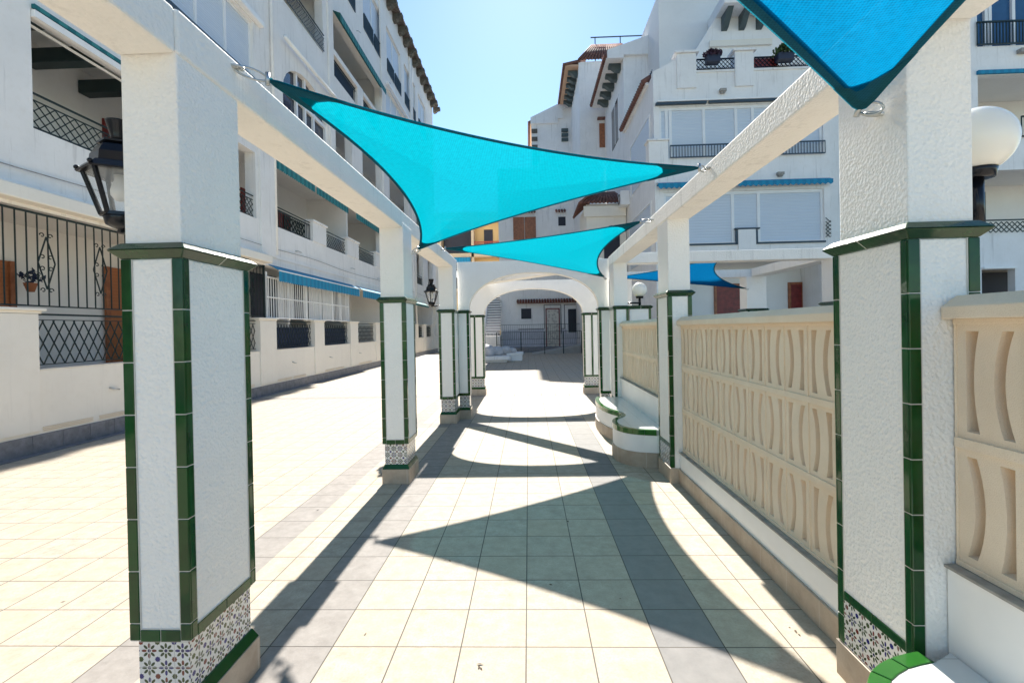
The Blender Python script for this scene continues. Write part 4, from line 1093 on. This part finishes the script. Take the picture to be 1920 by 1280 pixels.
# roof edge: clay tiles and corbels
rt = MB(); y = Y0
while y < Y1+.3:
    rt.tube([(FX-.35, y, 18.98), (FX+.42, y, 18.80)], .085, 8); y += .19
rt.box(FX-.4, FX+.36, Y0, Y1+.3, 18.751, 18.80)
rt.build('roof_tiles', OLDTILE, LB)
cb_ = MB(); y = .5
while y < Y1+.3:
    cb_.plate([(0, 0), (.0, -.40), (.18, -.38), (.32, -.24), (.52, -.20), (.52, 0)], [], (lambda a, b, t: (FX+a, t, 18.75+b)), y, y+.34); y += 1.12
cb_.build('eave_corbel', CORBEL, LB)

# ------------------------------------------------------------------ right apartment building (front plane y = 19.5)
def K(x, z): return x*1.219, 1.62+(z-1.62)*1.219
RB = thing('apartment_building', (9, 24, 0), 'white apartment building with roller shutters, blue awning and potted roof terrace', 'building')
RY = 19.5; RX0, RX1 = 5.08, 11.85
hl = [rect(RX0+.35, 11.6, 4.86, 6.86), rect(RX0+.22, 11.6, 8.2, 10.22), rect(6.1, 11.5, .05, 4.1)]
MB().plate(rect(RX0, RX1, 0, 11.5), hl, XZ(), RY, RY+.3).build('front_wall', FACADE2, RB)
MB().box(RX0, RX0+.25, RY+.301, 25.2, 0, 11.5).box(RX1-.25, RX1, RY+.301, 27, 0, 11.5).box(RX0+.26, RX1-.26, RY+.31, 27, 11.2, 11.4).box(RX0+.26, RX1-.26, RY+.31, 25, 4.3, 4.5).box(RX0+.26, RX1-.26, RY+.31, 25, 7.6, 7.8).build('side_wall', FACADE2, RB)
MB().box(RX0+.26, RX1-.26, 21.2, 21.4, 0, 11.19).build('inner_wall', INNER, RB)
# ground floor doors in red
for x0, x1 in ((8.02, 9.02), (11.62-.5, 11.58)):
    d_ = MB().box(x0, x1, 21.14, 21.199, 0, 3.27).build('red_door', DWOOD, RB)
    f = MB().box(x0-.09, x0, 21.10, 21.199, 0, 3.36).box(x1, x1+.09, 21.10, 21.199, 0, 3.36).box(x0, x1, 21.10, 21.199, 3.271, 3.36); f.build('frame', BROWNW, d_)
    MB().ball((x1-.12, 21.12, 1.1), .04, 8, 6).build('handle', STEEL, d_)
# sills, piers
t = MB()
for (a0, a1, z) in ((RX0+.3, 8.2, 4.72), (9.0, 11.62, 4.72)): t.box(a0, a1, RY-.05, RY+.02, z+.03, z+.10)
t.box(8.18, 8.25, RY-.05, RY+.02, 4.75, 5.3); t.box(8.95, 9.02, RY-.05, RY+.02, 4.75, 5.3); t.box(8.15, 9.1, RY-.07, RY+.1, 5.34, 5.39)
t.build('dark_sill_trim', GUTTER, RB)
MB().box(8.26, 8.94, RY-.06, RY+.2, 4.2, 5.33).box(4.84, 5.6, RY-.10, RY+.4, 7.9, 8.86).box(4.78, 5.66, RY-.16, RY+.45, 8.865, 8.93).box(6.0, 6.75, RY-.08, RY+.35, 10.9, 12.24).box(5.9, 6.85, RY-.16, RY+.42, 12.245, 12.33).box(8.24, 8.95, RY-.08, RY+.35, 10.9, 12.24).box(8.14, 9.05, RY-.16, RY+.42, 12.245, 12.33).build('terrace_pier', FACADE2, RB, .01)
MB().box(6.76, 8.23, RY-.05, RY+.2, 11.501, 11.58).box(8.96, 11.85, RY-.05, RY+.2, 11.501, 11.58).build('terrace_parapet', FACADE2, RB)
def shutterY(x0, x1, z0, z1, y=RY+.12, bars=()):
    s = MB().box(x0+.02, x1-.02, y, y+.04, z0+.02, z1-.02).build('roller_shutter', SHUT, RB)
    f = MB()
    for x in (x0+.04, *bars, x1-.04): f.box(x-.055, x+.055, y-.04, y+.02, z0, z1)
    f.box(x0, x1, y-.038, y+.018, z1-.12, z1-.001); f.build('frame', PVC, s)
shutterY(RX0+.35, 11.6, 4.86, 6.86, bars=(5.85, 8.12, 9.12))
shutterY(RX0+.22, 11.6, 8.2, 10.22, bars=(5.6, 5.75, 7.05, 8.3, 8.95, 10.3))
# side shutter seen edge-on
MB().box(RX0-.03, RX0-.001, 20.2, 23.6, 7.9, 10.1).build('roller_shutter', SHUT, RB); MB().box(RX0-.03, RX0-.001, 20.2, 24.2, 4.4, 6.6).build('roller_shutter', SHUT, RB)
fr = MB()
for y0, y1, z0, z1 in ((20.1, 23.7, 7.8, 10.2), (20.1, 24.3, 4.3, 6.7)): fr.box(RX0-.05, RX0-.001, y0-.1, y0-.001, z0, z1); fr.box(RX0-.05, RX0-.001, y1, y1+.1, z0, z1); fr.box(RX0-.05, RX0-.001, y0, y1, z1-.08, z1)
fr.build('side_window_frame', SMOOTHW, RB)
# awning (front facing)
def awningX(p, x0, x1, zt, zb, y, mat, out=.25):
    a = MB().add([(x0, y-.01, zt), (x1, y-.01, zt), (x1, y-out, zt-.1), (x0, y-out, zt-.1)], [(0,3,2,1)]).box(x0, x1, y-out, y-.01, zt-.14, zt-.105).build('awning', mat, p)
    v = MB(); n = int((x1-x0)/.2)
    for k in range(n):
        a0 = x0+(x1-x0)*k/n; a1 = x0+(x1-x0)*(k+1)/n
        v.add([(a0, y-out-.01, zt-.1), (a1, y-out-.01, zt-.1), (a1, y-out-.01, zb+.07), ((a0+a1)/2, y-out-.02, zb), (a0, y-out-.01, zb+.07)], [(0,1,2,3,4)])
    v.build('valance', mat, a)
awningX(RB, 5.15, 11.8, 7.25, 6.93, RY, AWNB)
ab = MB().box(5.15, 7.1, RY-.14, RY-.01, 10.26, 10.34).box(7.2, 11.6, RY-.14, RY-.01, 10.27, 10.35).build('awning_roll', GUTTER, RB)
MB().box(5.2, 11.6, RY-.16, RY-.01, 10.36, 10.42).build('awning_box', SMOOTHW, RB)
r_m = MB(); vbars(r_m, 'y', RY-.08, 5.68, 11.62, 8.2, 8.66, .115, .022, True, .05); r_m.build('balcony_railing', GUTTER, RB)
r_m = MB()
for a, b in ((6.77, 8.22), (9.0, 11.8)): lattice(r_m, 'y', RY-.02, a, b, 11.62, 11.96, .16, .022, .34); r_m.bar((a, RY-.02, 12.0), (b, RY-.02, 12.0), .05); r_m.bar((a, RY-.02, 11.61), (b, RY-.02, 11.61), .04)
lattice(r_m, 'x', RX0+.1, 20.0, 22.3, 11.62, 11.96, .16, .022, .34)
r_m.build('terrace_railing', BLACK, RB)
MB().box(9.0, 9.9, RY+.0, RY+.02, 11.63, 11.97).build('reed_screen', DWOOD, RB)
# bracket lamps on the wall and vents
sp2 = MB()
for x, z in ((7.75, 10.75), (9.9, 7.45)): sp2.box(x-.12, x+.12, RY-.16, RY-.01, z-.05, z+.05); sp2.box(x-.08, x+.08, RY-.13, RY-.02, z-.11, z-.051)
sp2.build('wall_light', COPING, RB)
lz = MB(); lattice(lz, 'y', RY-.04, 11.62, 11.82, 4.95, 6.6, .16, .02, .3); lz.build('lattice_screen', IRON, RB)
# eave of the lower side wall
def eave_side(T, xo, xw, y0, y1, z, under, tiles=True, corb=0, cm_=CORBELG):
    e = MB().box(xo, xw, y0, y1, z-.10, z).build('eave_soffit', under, T)
    if tiles:
        r = MB(); y = y0
        while y < y1: r.tube([(xo-.14, y, z+.00), (xw+.1, y, z+.22)], .10, 8); y += .23
        r.build('roof_tiles', ROOFT, T)
    if corb:
        c = MB(); y = y0+.5
        while y < y1-.3:
            c.plate([(0, 0), (0, -.34), (-.25, -.34), (-.48, -.16), (-.62, -.14), (-.62, 0)], [], (lambda a, b, t: (xw+a, t, z-.101+b)), y, y+.38); y += corb
        c.build('eave_corbel', cm_, T)
eave_side(RB, RX0-.12, RX0+.0, 20.2, 25.1, 11.55, FACADE2)
MB().plate([(RX0, 11.5), (RX0, 11.62), (6.0, 12.05), (6.0, 11.5)], [], XZ(), RY, RY+.25).build('terrace_parapet', FACADE2, RB)
# penthouse with gabled canopy
PX = MB()
PX.box(6.3, 12.2, 23.0, 23.3, 11.4, 16.8).box(6.3, 6.6, 23.31, 27, 11.4, 17)
PX.build('penthouse_wall', INNER, RB)
MB().plate([(7.1, 13.0), (8.5, 15.15), (12.9, 15.15), (12.9, 13.0)], [], XZ(), 22.0, 22.98).build('canopy', FACADE2, RB, .02)
MB().box(8.5, 12.9, 21.0, 22.9, 15.152, 15.62).build('canopy_slab', FACADE2, RB, .03)
cc = MB()
for x in (8.75, 9.5, 10.25, 11.0): cc.plate([(21.2, 15.15), (21.998, 15.15), (21.998, 14.55), (21.8, 14.6), (21.4, 14.95)], [], YZ(), x, x+.24)
cc.build('canopy_corbel', CORBELG, RB)
MB().box(8.2, 10.9, 21.88, 21.998, 13.85, 14.1).build('canopy_moulding', LOWW, RB)
MB().plate([(6.3, 16.79), (6.6, 17.2), (8.6, 18.8), (16, 19.5), (16, 16.79)], [], XZ(), 23.0, 23.3).box(12.21, 16.9, 23.0, 23.3, 11.4, 16.788).build('penthouse_wall', FACADE2, RB)

ac2 = MB().box(RX0-.45, RX0-.002, 24.2, 25.0, 7.6, 8.3).build('air_conditioner', SMOOTHW, RB, .02)
MB().tube([(RX0-.46, 24.6+.24*math.cos(t), 7.95+.24*math.sin(t)) for t in [k*.35 for k in range(18)]], .02, 6).build('fan_guard', BLACK, ac2)
# pots on the terrace
def potplant(x, y, z, label, leafm, w, h, cat='potted plant'):
    T = thing('potted_plant', (x, y, z), label, cat)
    MB().box(x-w*.8, x+w*.8, y-.16, y+.16, z, z+.30).build('pot', POT, T, .03)
    lf = MB()
    for k in range(420):
        th, ph = random.uniform(0, 6.283), random.uniform(-.2, 1.57); rr = random.uniform(.6, 1.0)*(1+.12*math.sin(5*th))
        a = Vector((x+w*1.15*rr*math.cos(ph)*math.cos(th), y+w*.9*rr*math.cos(ph)*math.sin(th), z+.28+h*rr*math.sin(ph)+.03))
        d = Vector((random.gauss(0, 1), random.gauss(0, 1), random.gauss(0, 1))).normalized()*.06; e = d.cross(Vector((.3, .5, 1))).normalized()*.035
        lf.add([a-d, a+e, a+d, a-e], [(0,1,2,3)])
    lf.build('foliage', leafm, T)
potplant(7.32, RY-.22, 11.72, 'dark purple plant in a navy box on the roof terrace railing', PURPLE, .32, .22)
potplant(10.05, RY-.22, 11.70, 'round green shrub in a navy box on the roof terrace railing', LEAF, .38, .34)

# ------------------------------------------------------------------ stepped tower buildings behind (centre right)
TB = thing('stepped_apartment_tower', (5, 30, 0), 'tall stepped white building with tiled eaves and dark corbels against the sky', 'building')
# part nearest: y 25.2
MB().box(5.08, 12, 25.21, 25.5, 0, 15.6).box(5.08, 5.33, 25.51, 31.2, 0, 15.6).build('wall', FACADE2, TB)
MB().plate([(4.27, 15.35), (4.27, 15.62), (7.75, 16.75), (7.75, 15.35)], [], XZ(), 25.0, 25.205).build('sloped_parapet', FACADE2, TB)
MB().box(4.27, 5.075, 25.0, 25.208, 15.2, 15.345).build('eave_end', FACADE2, TB)
eave_side(TB, 4.25, 5.08, 25.3, 31.0, 15.45, FACADE2, True, 1.0)
w_ = MB().box(5.04, 5.079, 26.6, 28.6, 11.8, 14.0).build('side_window', GLASSD, TB)
MB().box(5.03, 5.078, 26.5, 26.6, 11.7, 14.1).box(5.03, 5.078, 27.5, 27.6, 11.8, 14.0).box(5.03, 5.078, 28.6, 28.7, 11.7, 14.1).build('frame', PVC, w_)
# far higher block with the salmon eave that runs out of the top of the picture
MB().box(9.25, 16, 24.0, 24.3, 12, 26).box(9.25, 9.55, 24.31, 31.7, 12, 26).build('wall', FACADE2, TB)
eave_side(TB, 8.30, 9.25, 24.0, 31.7, 19.9, SALMON, True, 1.0)
MB().box(7.8, 9.39, 27.6, 33.5, 11, 18.2).build('wall', FACADE2, TB)
MB().plate([(5.2, 12), (5.2, 15.4), (8.4, 15.4), (8.4, 20.4), (9.3, 21.0), (9.3, 12)], [], XZ(), 27.0, 27.4).build('wall', FACADE2, TB)
# middle tower, y 31.3
MB().box(3.50, 5.079, 31.3, 31.6, 0, 18.45).box(3.5, 3.8, 31.61, 37.0, 0, 18.45).box(5.08, 12, 31.3, 31.6, 12, 18.6).build('wall', FACADE2, TB)
MB().add([(3.45, 31.15, 18.5), (7.4, 31.15, 18.5), (6.7, 33.2, 20.5), (4.6, 33.2, 20.5), (3.45, 36.5, 18.5)], [(0,1,2,3),(0,3,4)]).build('hip_roof', ROOFT, TB)
rr_ = MB()
for k in range(19):
    x = 3.5+k*.205; tx = 4.6+(x-3.45)*(2.1/3.95); rr_.tube([(x, 31.12, 18.52), (tx, 33.2, 20.55)], .07, 6)
rr_.build('roof_tiles', ROOFT, TB)
eave_side(TB, 2.65, 3.5, 31.3, 36.6, 18.3, SALMON, True, .82)
ws = MB().box(4.72, 5.06, 31.24, 31.299, 13.0, 14.5).build('orange_shutter', BROWNW, TB); MB().box(4.6, 5.07, 31.0, 31.29, 14.72, 14.82).build('tile_hood', ROOFT, TB)
# low left block, y 37 : sloped parapets
MB().plate([(.50, 0.5), (.50, 17.35), (3.42, 18.65), (3.79, 18.4), (3.79, .5)], [], XZ(), 37.0, 37.3).build('wall', FACADE2, TB)
MB().plate([(.45, 16.95), (.45, 17.42), (3.45, 18.78), (3.45, 18.3), (2.9, 18.0), (2.9, 17.3), (2.5, 17.3), (2.5, 16.95)], [], XZ(), 36.8, 36.995).build('sloped_parapet', FACADE2, TB)
eave_side(TB, .42, .62, 37.0, 42, 17.1, SALMON, True, 0)
c2 = MB()
for z in (13.9, 14.5, 15.1, 15.7, 16.3): c2.box(.52, .95, 36.9, 36.999, z, z+.3)
c2.build('eave_corbel', CORBEL, TB)
MB().plate([(1.2, 12.6), (3.4, 13.5), (3.4, 13.65), (1.2, 12.75)], [], XZ(), 36.7, 36.998).build('roof_edge', GUTTER, TB)
c3 = MB()
for z in (15.6, 15.95, 16.3): c3.box(2.75, 3.25, 36.8, 36.999, z, z+.22)
c3.build('eave_corbel', CORBELG, TB)
rl = MB()
for x in (4.9, 6.6, 8.3): rl.bar((x, 33.6, 18.6), (x, 33.6, 21.3), .06)
rl.bar((4.6, 33.6, 21.3), (9.0, 33.6, 21.3), .06); rl.build('roof_railing', GUTTER, TB)
# small tiled porch tower at the corner, y 25
MB().box(3.05, 5.03, 25.0, 25.2, 0, 7.85).box(3.05, 3.25, 25.21, 28.2, 0, 7.85).build('porch_wall', LOWW, TB)
MB().box(2.9, 5.03, 24.86, 24.995, 7.2, 7.75).build('porch_cornice', LOWW, TB, .02)
MB().plate(arched(3.9, 4.7, 5.0, 6.3, .45), [], XZ(), 24.96, 24.999).build('arched_opening', DARKIN, TB)
pr = MB().add([(2.7, 24.75, 7.86), (5.15, 24.75, 7.86), (4.75, 26.4, 8.75), (3.7, 26.4, 8.75), (2.7, 28.4, 7.86)], [(0,1,2,3),(0,3,4)])
for k in range(13):
    x = 2.75+k*.19; tx = 3.7+(x-2.7)*(1.05/2.45); pr.tube([(x, 24.72, 7.88), (tx, 26.4, 8.80)], .07, 6)
for k in range(16):
    y = 24.8+k*.22; pr.tube([(2.66, y, 7.88), (3.6, min(y+.4, 26.5+ k*.1), 8.7)], .06, 6)
pr.build('roof_tiles', ROOFT, TB)

# ------------------------------------------------------------------ white courtyard house at the end of the walk (y 36)
CH = thing('courtyard_house', (2, 38, 0), 'white house with beaded doorway, seen through the arches at the walk end', 'building')
CY = 36.0
MB().box(-2.06, 7.4, CY, CY+.3, 0, 13.4).box(-1.92, -1.62, CY+.31, 44, 0, 13.4).build('wall', FACADE2, CH)
MB().box(-.75, 1.15-.0, CY-.03, CY-.001, 1.55, 1.62).box(1.14, 1.20, CY-.03, CY-.001, 1.621, 3.3).box(1.14, 2.42, CY-.03, CY-.001, 3.301, 3.36).box(2.36, 2.42, CY-.03, CY-.001, 1.2, 3.3).box(2.42, 2.62, CY-.03, CY-.001, 1.55, 1.61).box(2.62, 2.68, CY-.03, CY-.001, 1.55, 3.3).box(2.62, 5, CY-.03, CY-.001, 3.301, 3.36).build('painted_border', SKIRT, CH)
MB().box(-1.9, 1.13, CY-.02, CY-.001, 0, 1.545).box(2.43, 5, CY-.02, CY-.001, 0, 1.54).build('grey_dado', plain('lilac_dado', (.60, .60, .66), .8), CH)
dd = MB().box(1.34, 2.22, CY-.06, CY-.031, .3, 3.0).build('beaded_door', BEAD, CH)
MB().box(1.26, 1.34, CY-.09, CY-.031, .2, 3.08).box(2.22, 2.30, CY-.09, CY-.031, .2, 3.08).box(1.341, 2.219, CY-.09, CY-.031, 3.0, 3.08).build('frame', DWOOD, dd)
dw = MB().box(2.9, 4.1, CY-.06, CY-.031, 1.3, 3.0).build('dark_window', DARKIN, CH); MB().box(2.82, 2.9, CY-.09, CY-.031, 1.2, 3.1).build('frame', PVC, dw)
MB().box(-.52, .22, CY-.04, CY-.001, 2.35, 3.1).build('small_window', DARKIN, CH)
tc = MB(); x = -.75
while x < 5.2: tc.tube([(x, CY-.42, 3.58), (x, CY-.005, 3.72)], .09, 7); x += .2
tc.box(-.8, 5.2, CY-.4, CY-.01, 3.46, 3.52)
tc.build('tiled_canopy', ROOFT, CH)
for (x0, x1, z0, z1) in ((-.92, .62, 8.15, 9.8),):
    s_ = MB().box(x0, (x0+x1)/2-.02, CY-.06, CY-.001, z0, z1).box((x0+x1)/2+.02, x1, CY-.06, CY-.001, z0, z1).build('orange_shutter', BROWNW, CH)
    MB().box(x0-.06, x0, CY-.08, CY-.001, z0, z1).box(x1, x1+.06, CY-.08, CY-.001, z0, z1).build('frame', BROWNW, s_)
MB().box(2.33, 2.86, CY-.02, CY-.001, 9.1, 9.75).build('small_window', DARKIN, CH)
th_ = MB()
for a, b, z in ((-1.0, .72, 10.15), (2.2, 3.0, 10.15)):
    x = a
    while x < b: th_.tube([(x, CY-.32, z-.06), (x, CY-.002, z+.1)], .085, 7); x += .2
th_.build('tile_hood', ROOFT, CH)
# outside stair against its left side
ST = thing('outdoor_staircase', (-2.5, 35, 0), 'narrow white open staircase climbing at the left of the far courtyard house', 'staircase')
st = MB()
for k in range(22): st.box(-2.95, -1.93, 33.0+k*.25, 33.4+k*.25, 1.35+k*.19, 1.43+k*.19)
st.build('tread', SMOOTHW, ST)
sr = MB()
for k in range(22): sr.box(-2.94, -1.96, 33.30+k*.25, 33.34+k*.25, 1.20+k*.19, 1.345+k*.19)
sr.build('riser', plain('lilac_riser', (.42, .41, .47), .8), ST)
MB().box(-3.05, -2.96, 32.9, 39, 0, 1.3).box(-2.95, -1.95, 33.1, 39, 0, 1.15).hexa([(-3.05,32.9,1.3),(-2.96,32.9,1.3),(-2.96,39,1.3),(-3.05,39,1.3)], [(-3.05,32.9,1.5),(-2.96,32.9,1.5),(-2.96,39,6.1),(-3.05,39,6.1)]).build('side_wall', FACADE2, ST)
gt = MB()
for k in range(7): gt.bar((-2.85+k*.0, 32.85, .25+.17*k), (-2.1, 32.85, .25+.17*k), .03)
for x in (-2.85, -2.6, -2.35, -2.1): gt.bar((x, 32.85, .1), (x, 32.85, 1.35), .03)
gt.build('white_gate', SMOOTHW, ST)
MB().box(-3.55, -3.2, 30.9, 31.2, 0, 1.9).box(-3.5, -3.25, 30.95, 31.15, 1.9, 2.0).ball((-3.375, 31.05, 2.14), .15, 14, 10).build('gate_pillar', SMOOTHW, ST)
# ramp with a dark railing
RP = thing('access_ramp', (1, 32, 0), 'low pale ramp with dark metal railing in front of the far doorway', 'ramp')
MB().plate([(0.2, 0), (3.9, 0), (3.9, .52), (3.2, .48)], [], XZ(), 31.4, 33.4).build('ramp', plain('pale_concrete', (.42, .42, .41), .85), RP)
MB().box(-2.0, 5, 33.41, 35.9, 0, .30).build('landing', SKIRT, RP)
rm = MB()
vbars(rm, 'y', 31.3, -2.05, 3.35, .62, 1.42, .115, .013, True, .045)
for x in (-2.05, -.5, 1.0, 2.2, 3.35): rm.bar((x, 31.3, 0), (x, 31.3, 1.42), .06)
vbars(rm, 'y', 33.5, -1.9, 5.0, .9, 1.9, .13, .013, True, .04)
rm.build('railing', IRON, RP)
# white planter blocks with covered sacks
PB = thing('low_masonry_planter', (-2, 24.5, 0), 'low white stepped masonry blocks on the paving beyond the arches', 'planter')
MB().box(-3.2, -1.1, 23.9, 25.3, 0, .13).box(-3.4, -.95, 23.7, 25.5, .131, .30).box(-1.1, -.35, 24.9, 26.4, 0, .30).box(-1.15, -.3, 24.85, 26.45, .301, .40).build('blocks', FACADE2, PB, .01)
SK = thing('sack_pile', (-2, 24.8, .3), 'heap of pale sacks and plastic sheeting lying on the low white blocks', 'sacks')
s_ = MB()
for (x, y, r, sz) in ((-2.9, 24.4, .26, .6), (-2.45, 24.6, .30, .8), (-2.0, 24.5, .33, .9), (-1.6, 24.9, .34, .75), (-1.2, 25.0, .30, .7), (-.9, 25.3, .26, .6), (-2.2, 25.0, .32, 1.0)):
    s_.ball((x, y, .30+r*sz*.8+ (.08 if x > -1.3 else 0)), r, 18, 12, sz, .07)
s_.build('sacks', SACK, SK)
# ------------------------------------------------------------------ yellow building far behind
YB = thing('yellow_apartment_building', (-5, 50, 0), 'distant yellow apartment building with balconies, just above the arch', 'building')
def yk(z): return 1.62+(z-1.62)*50/36
MB().box(-9.6, -1.9, 50.5, 58, 0, 13.8).build('wall', YELLOW, YB)
MB().box(-9.6, -1.9, 49.2, 50.5, 8.95, 9.35).box(-9.6, -1.9, 49.2, 50.5, 12.6, 12.9).box(-9.6, -1.9, 49.2, 50.5, 5.5, 5.8).box(-5.6, -5.35, 49.2, 50.4, 5.8, 12.6).box(-2.15, -1.9, 49.2, 50.4, 5.8, 12.6).box(-8.9, -8.65, 49.2, 50.4, 5.8, 12.6).build('balcony_frame', TANW, YB)
ry = MB(); vbars(ry, 'y', 49.25, -5.3, -2.2, 9.4, 10.45, .11, .04, True, .09); ry.build('red_balustrade', plain('red_balustrade_paint', (.40, .07, .04), .6), YB)
MB().box(-8.6, -5.65, 50.4, 50.49, 9.4, 12.0).box(-4.4, -3.5, 50.4, 50.49, 10.4, 11.9).box(-8.6, -5.65, 50.4, 50.49, 5.9, 8.4).build('dark_window', DARKIN, YB)
MB().box(-8.5, -5.7, 49.0, 49.2, 8.4, 8.9).build('awning', AWNB, YB)
ac = MB().box(-7.3, -6.2, 49.0, 49.4, 6.9, 7.6).build('air_conditioner', SMOOTHW, YB)
fan = MB().tube([(-6.75+.27*math.cos(t), 48.98, 7.25+.27*math.sin(t)) for t in [k*.35 for k in range(18)]], .03, 6).build('fan_guard', BLACK, ac)

# ------------------------------------------------------------------ building at the right edge
EB = thing('balcony_building', (20, 22, 0), 'white building with dark balcony railings at the right edge behind the globe lamp', 'building')
hl = [rect(17.6, 25, 13.4, 14.6), rect(17.5, 25, 8.25, 11.0), rect(17.5, 25, 4.95, 7.3), rect(17.55, 18.7, .1, 3.55), rect(19.3, 24, .1, 3.4), rect(17.4, 25, 14.65, 17.5)]
hl = [rect(17.45, 25, 12.1, 15.6), rect(17.45, 25, 8.6, 11.0), rect(17.45, 25, 4.95, 7.35), rect(17.5, 18.75, .1, 3.55), rect(19.4, 24, .1, 3.55)]
MB().plate(rect(17.0, 26, 0, 18.5), hl, XZ(), RY, RY+.3).build('front_wall', FACADE2, EB)
MB().box(17.2, 26, 22.4, 22.6, 0, 18).box(17.01, 17.2, RY+.31, 22.39, 0, 18).box(17.21, 26, RY+.31, 22.39, 3.8, 4.2).box(17.21, 26, RY+.31, 22.39, 7.5, 7.9).box(17.21, 26, RY+.31, 22.39, 11.2, 11.6).build('inner_wall', INNER, EB)
gb = MB().box(17.5, 25, 20.2, 20.25, 12.1, 15.6).build('blue_glazing', plain('blue_window_glass', (.03, .10, .22), .12), EB)
f = MB()
for x in (17.5, 18.35, 18.5, 19.4, 20.4): f.box(x-.06, x+.06, 20.1, 20.2, 12.1, 15.6)
f.build('frame', PVC, gb)
e_ = MB()
vbars(e_, 'y', RY-.06, 17.4, 25, 12.15, 13.0, .12, .03, True, .06)
vbars(e_, 'y', RY-.06, 19.0, 25, 8.6, 9.35, .12, .03, True, .06)
lattice(e_, 'y', RY-.06, 17.4, 25, 4.95, 5.35, .2, .025, .4); e_.bar((17.4, RY-.06, 5.42), (25, RY-.06, 5.42), .05)
lattice(e_, 'y', 21.0, 18.3, 19.0, 5.3, 6.9, .22, .03, .45); e_.bar((18.3, 21, 5.0), (18.3, 21, 6.9), .05); e_.bar((19.0, 21, 5.0), (19.0, 21, 6.9), .05)
e_.build('balcony_railing', IRON, EB)
MB().box(17.4, 25, RY-.1, RY-.001, 11.02, 11.16).build('awning_roll', AWNB, EB)
MB().box(19.2, 19.8, 22.3, 22.39, 4.3, 6.6).build('wooden_door', DWOOD, EB)
MB().box(17.5, 24, 20.8, 20.9, 0, 3.55).build('dark_window', DARKIN, EB)
MB().box(17.5, 18.75, RY-.12, RY-.001, 3.56, 3.64).build('awning_box', SMOOTHW, EB)
sp3 = MB().box(18.9, 19.2, RY-.2, RY-.01, 11.75, 11.9).build('wall_light', COPING, EB)
# wall between the two right buildings
MB().box(12.95, 17.0, 22.0, 22.3, 0, 15).box(11.86, 12.949, 22.0, 22.3, 0, 12.95).build('recessed_wall', FACADE2, EB)
MB().box(12.0, 12.3, 21.0, 21.99, 5.2, 7.0).build('window_shutter', PVC, EB)

# ------------------------------------------------------------------ litter on the paving
lt = MB()
for (x, y) in [(-.28, 2.33), (-.25, 2.35), (-.9, 2.6), (.1, 3.1), (.52, 2.9), (-3.1, 4.6), (-3.4, 4.3), (-2.0, 3.3), (-1.98, 4.4), (-2.6, 5.2), (1.35, 2.6), (1.38, 2.62), (.3, 4.1), (-.6, 3.4), (-4.4, 5.5), (1.0, 3.2), (-2.9, 2.9)]:
    for q in range(random.choice((1, 1, 2))):
        a = random.uniform(0, 6.28); l = random.uniform(.006, .022); w_2 = random.uniform(.002, .006); px, py = x+random.uniform(-.03, .03), y+random.uniform(-.03, .03)
        c_, s__ = math.cos(a), math.sin(a); h = random.uniform(.003, .008)
        lt.add([(px-c_*l, py-s__*l, .002), (px-s__*w_2, py+c_*w_2, h), (px+c_*l, py+s__*l, .003), (px+s__*w_2, py-c_*w_2, .002)], [(0,1,2,3)])
lt = lt.build('leaf_litter', plain('dry_brown_leaf', (.09, .06, .035), .9)); lt['kind'] = 'stuff'; lt['label'] = 'tiny dry leaf crumbs scattered on the paving'; lt['category'] = 'litter'
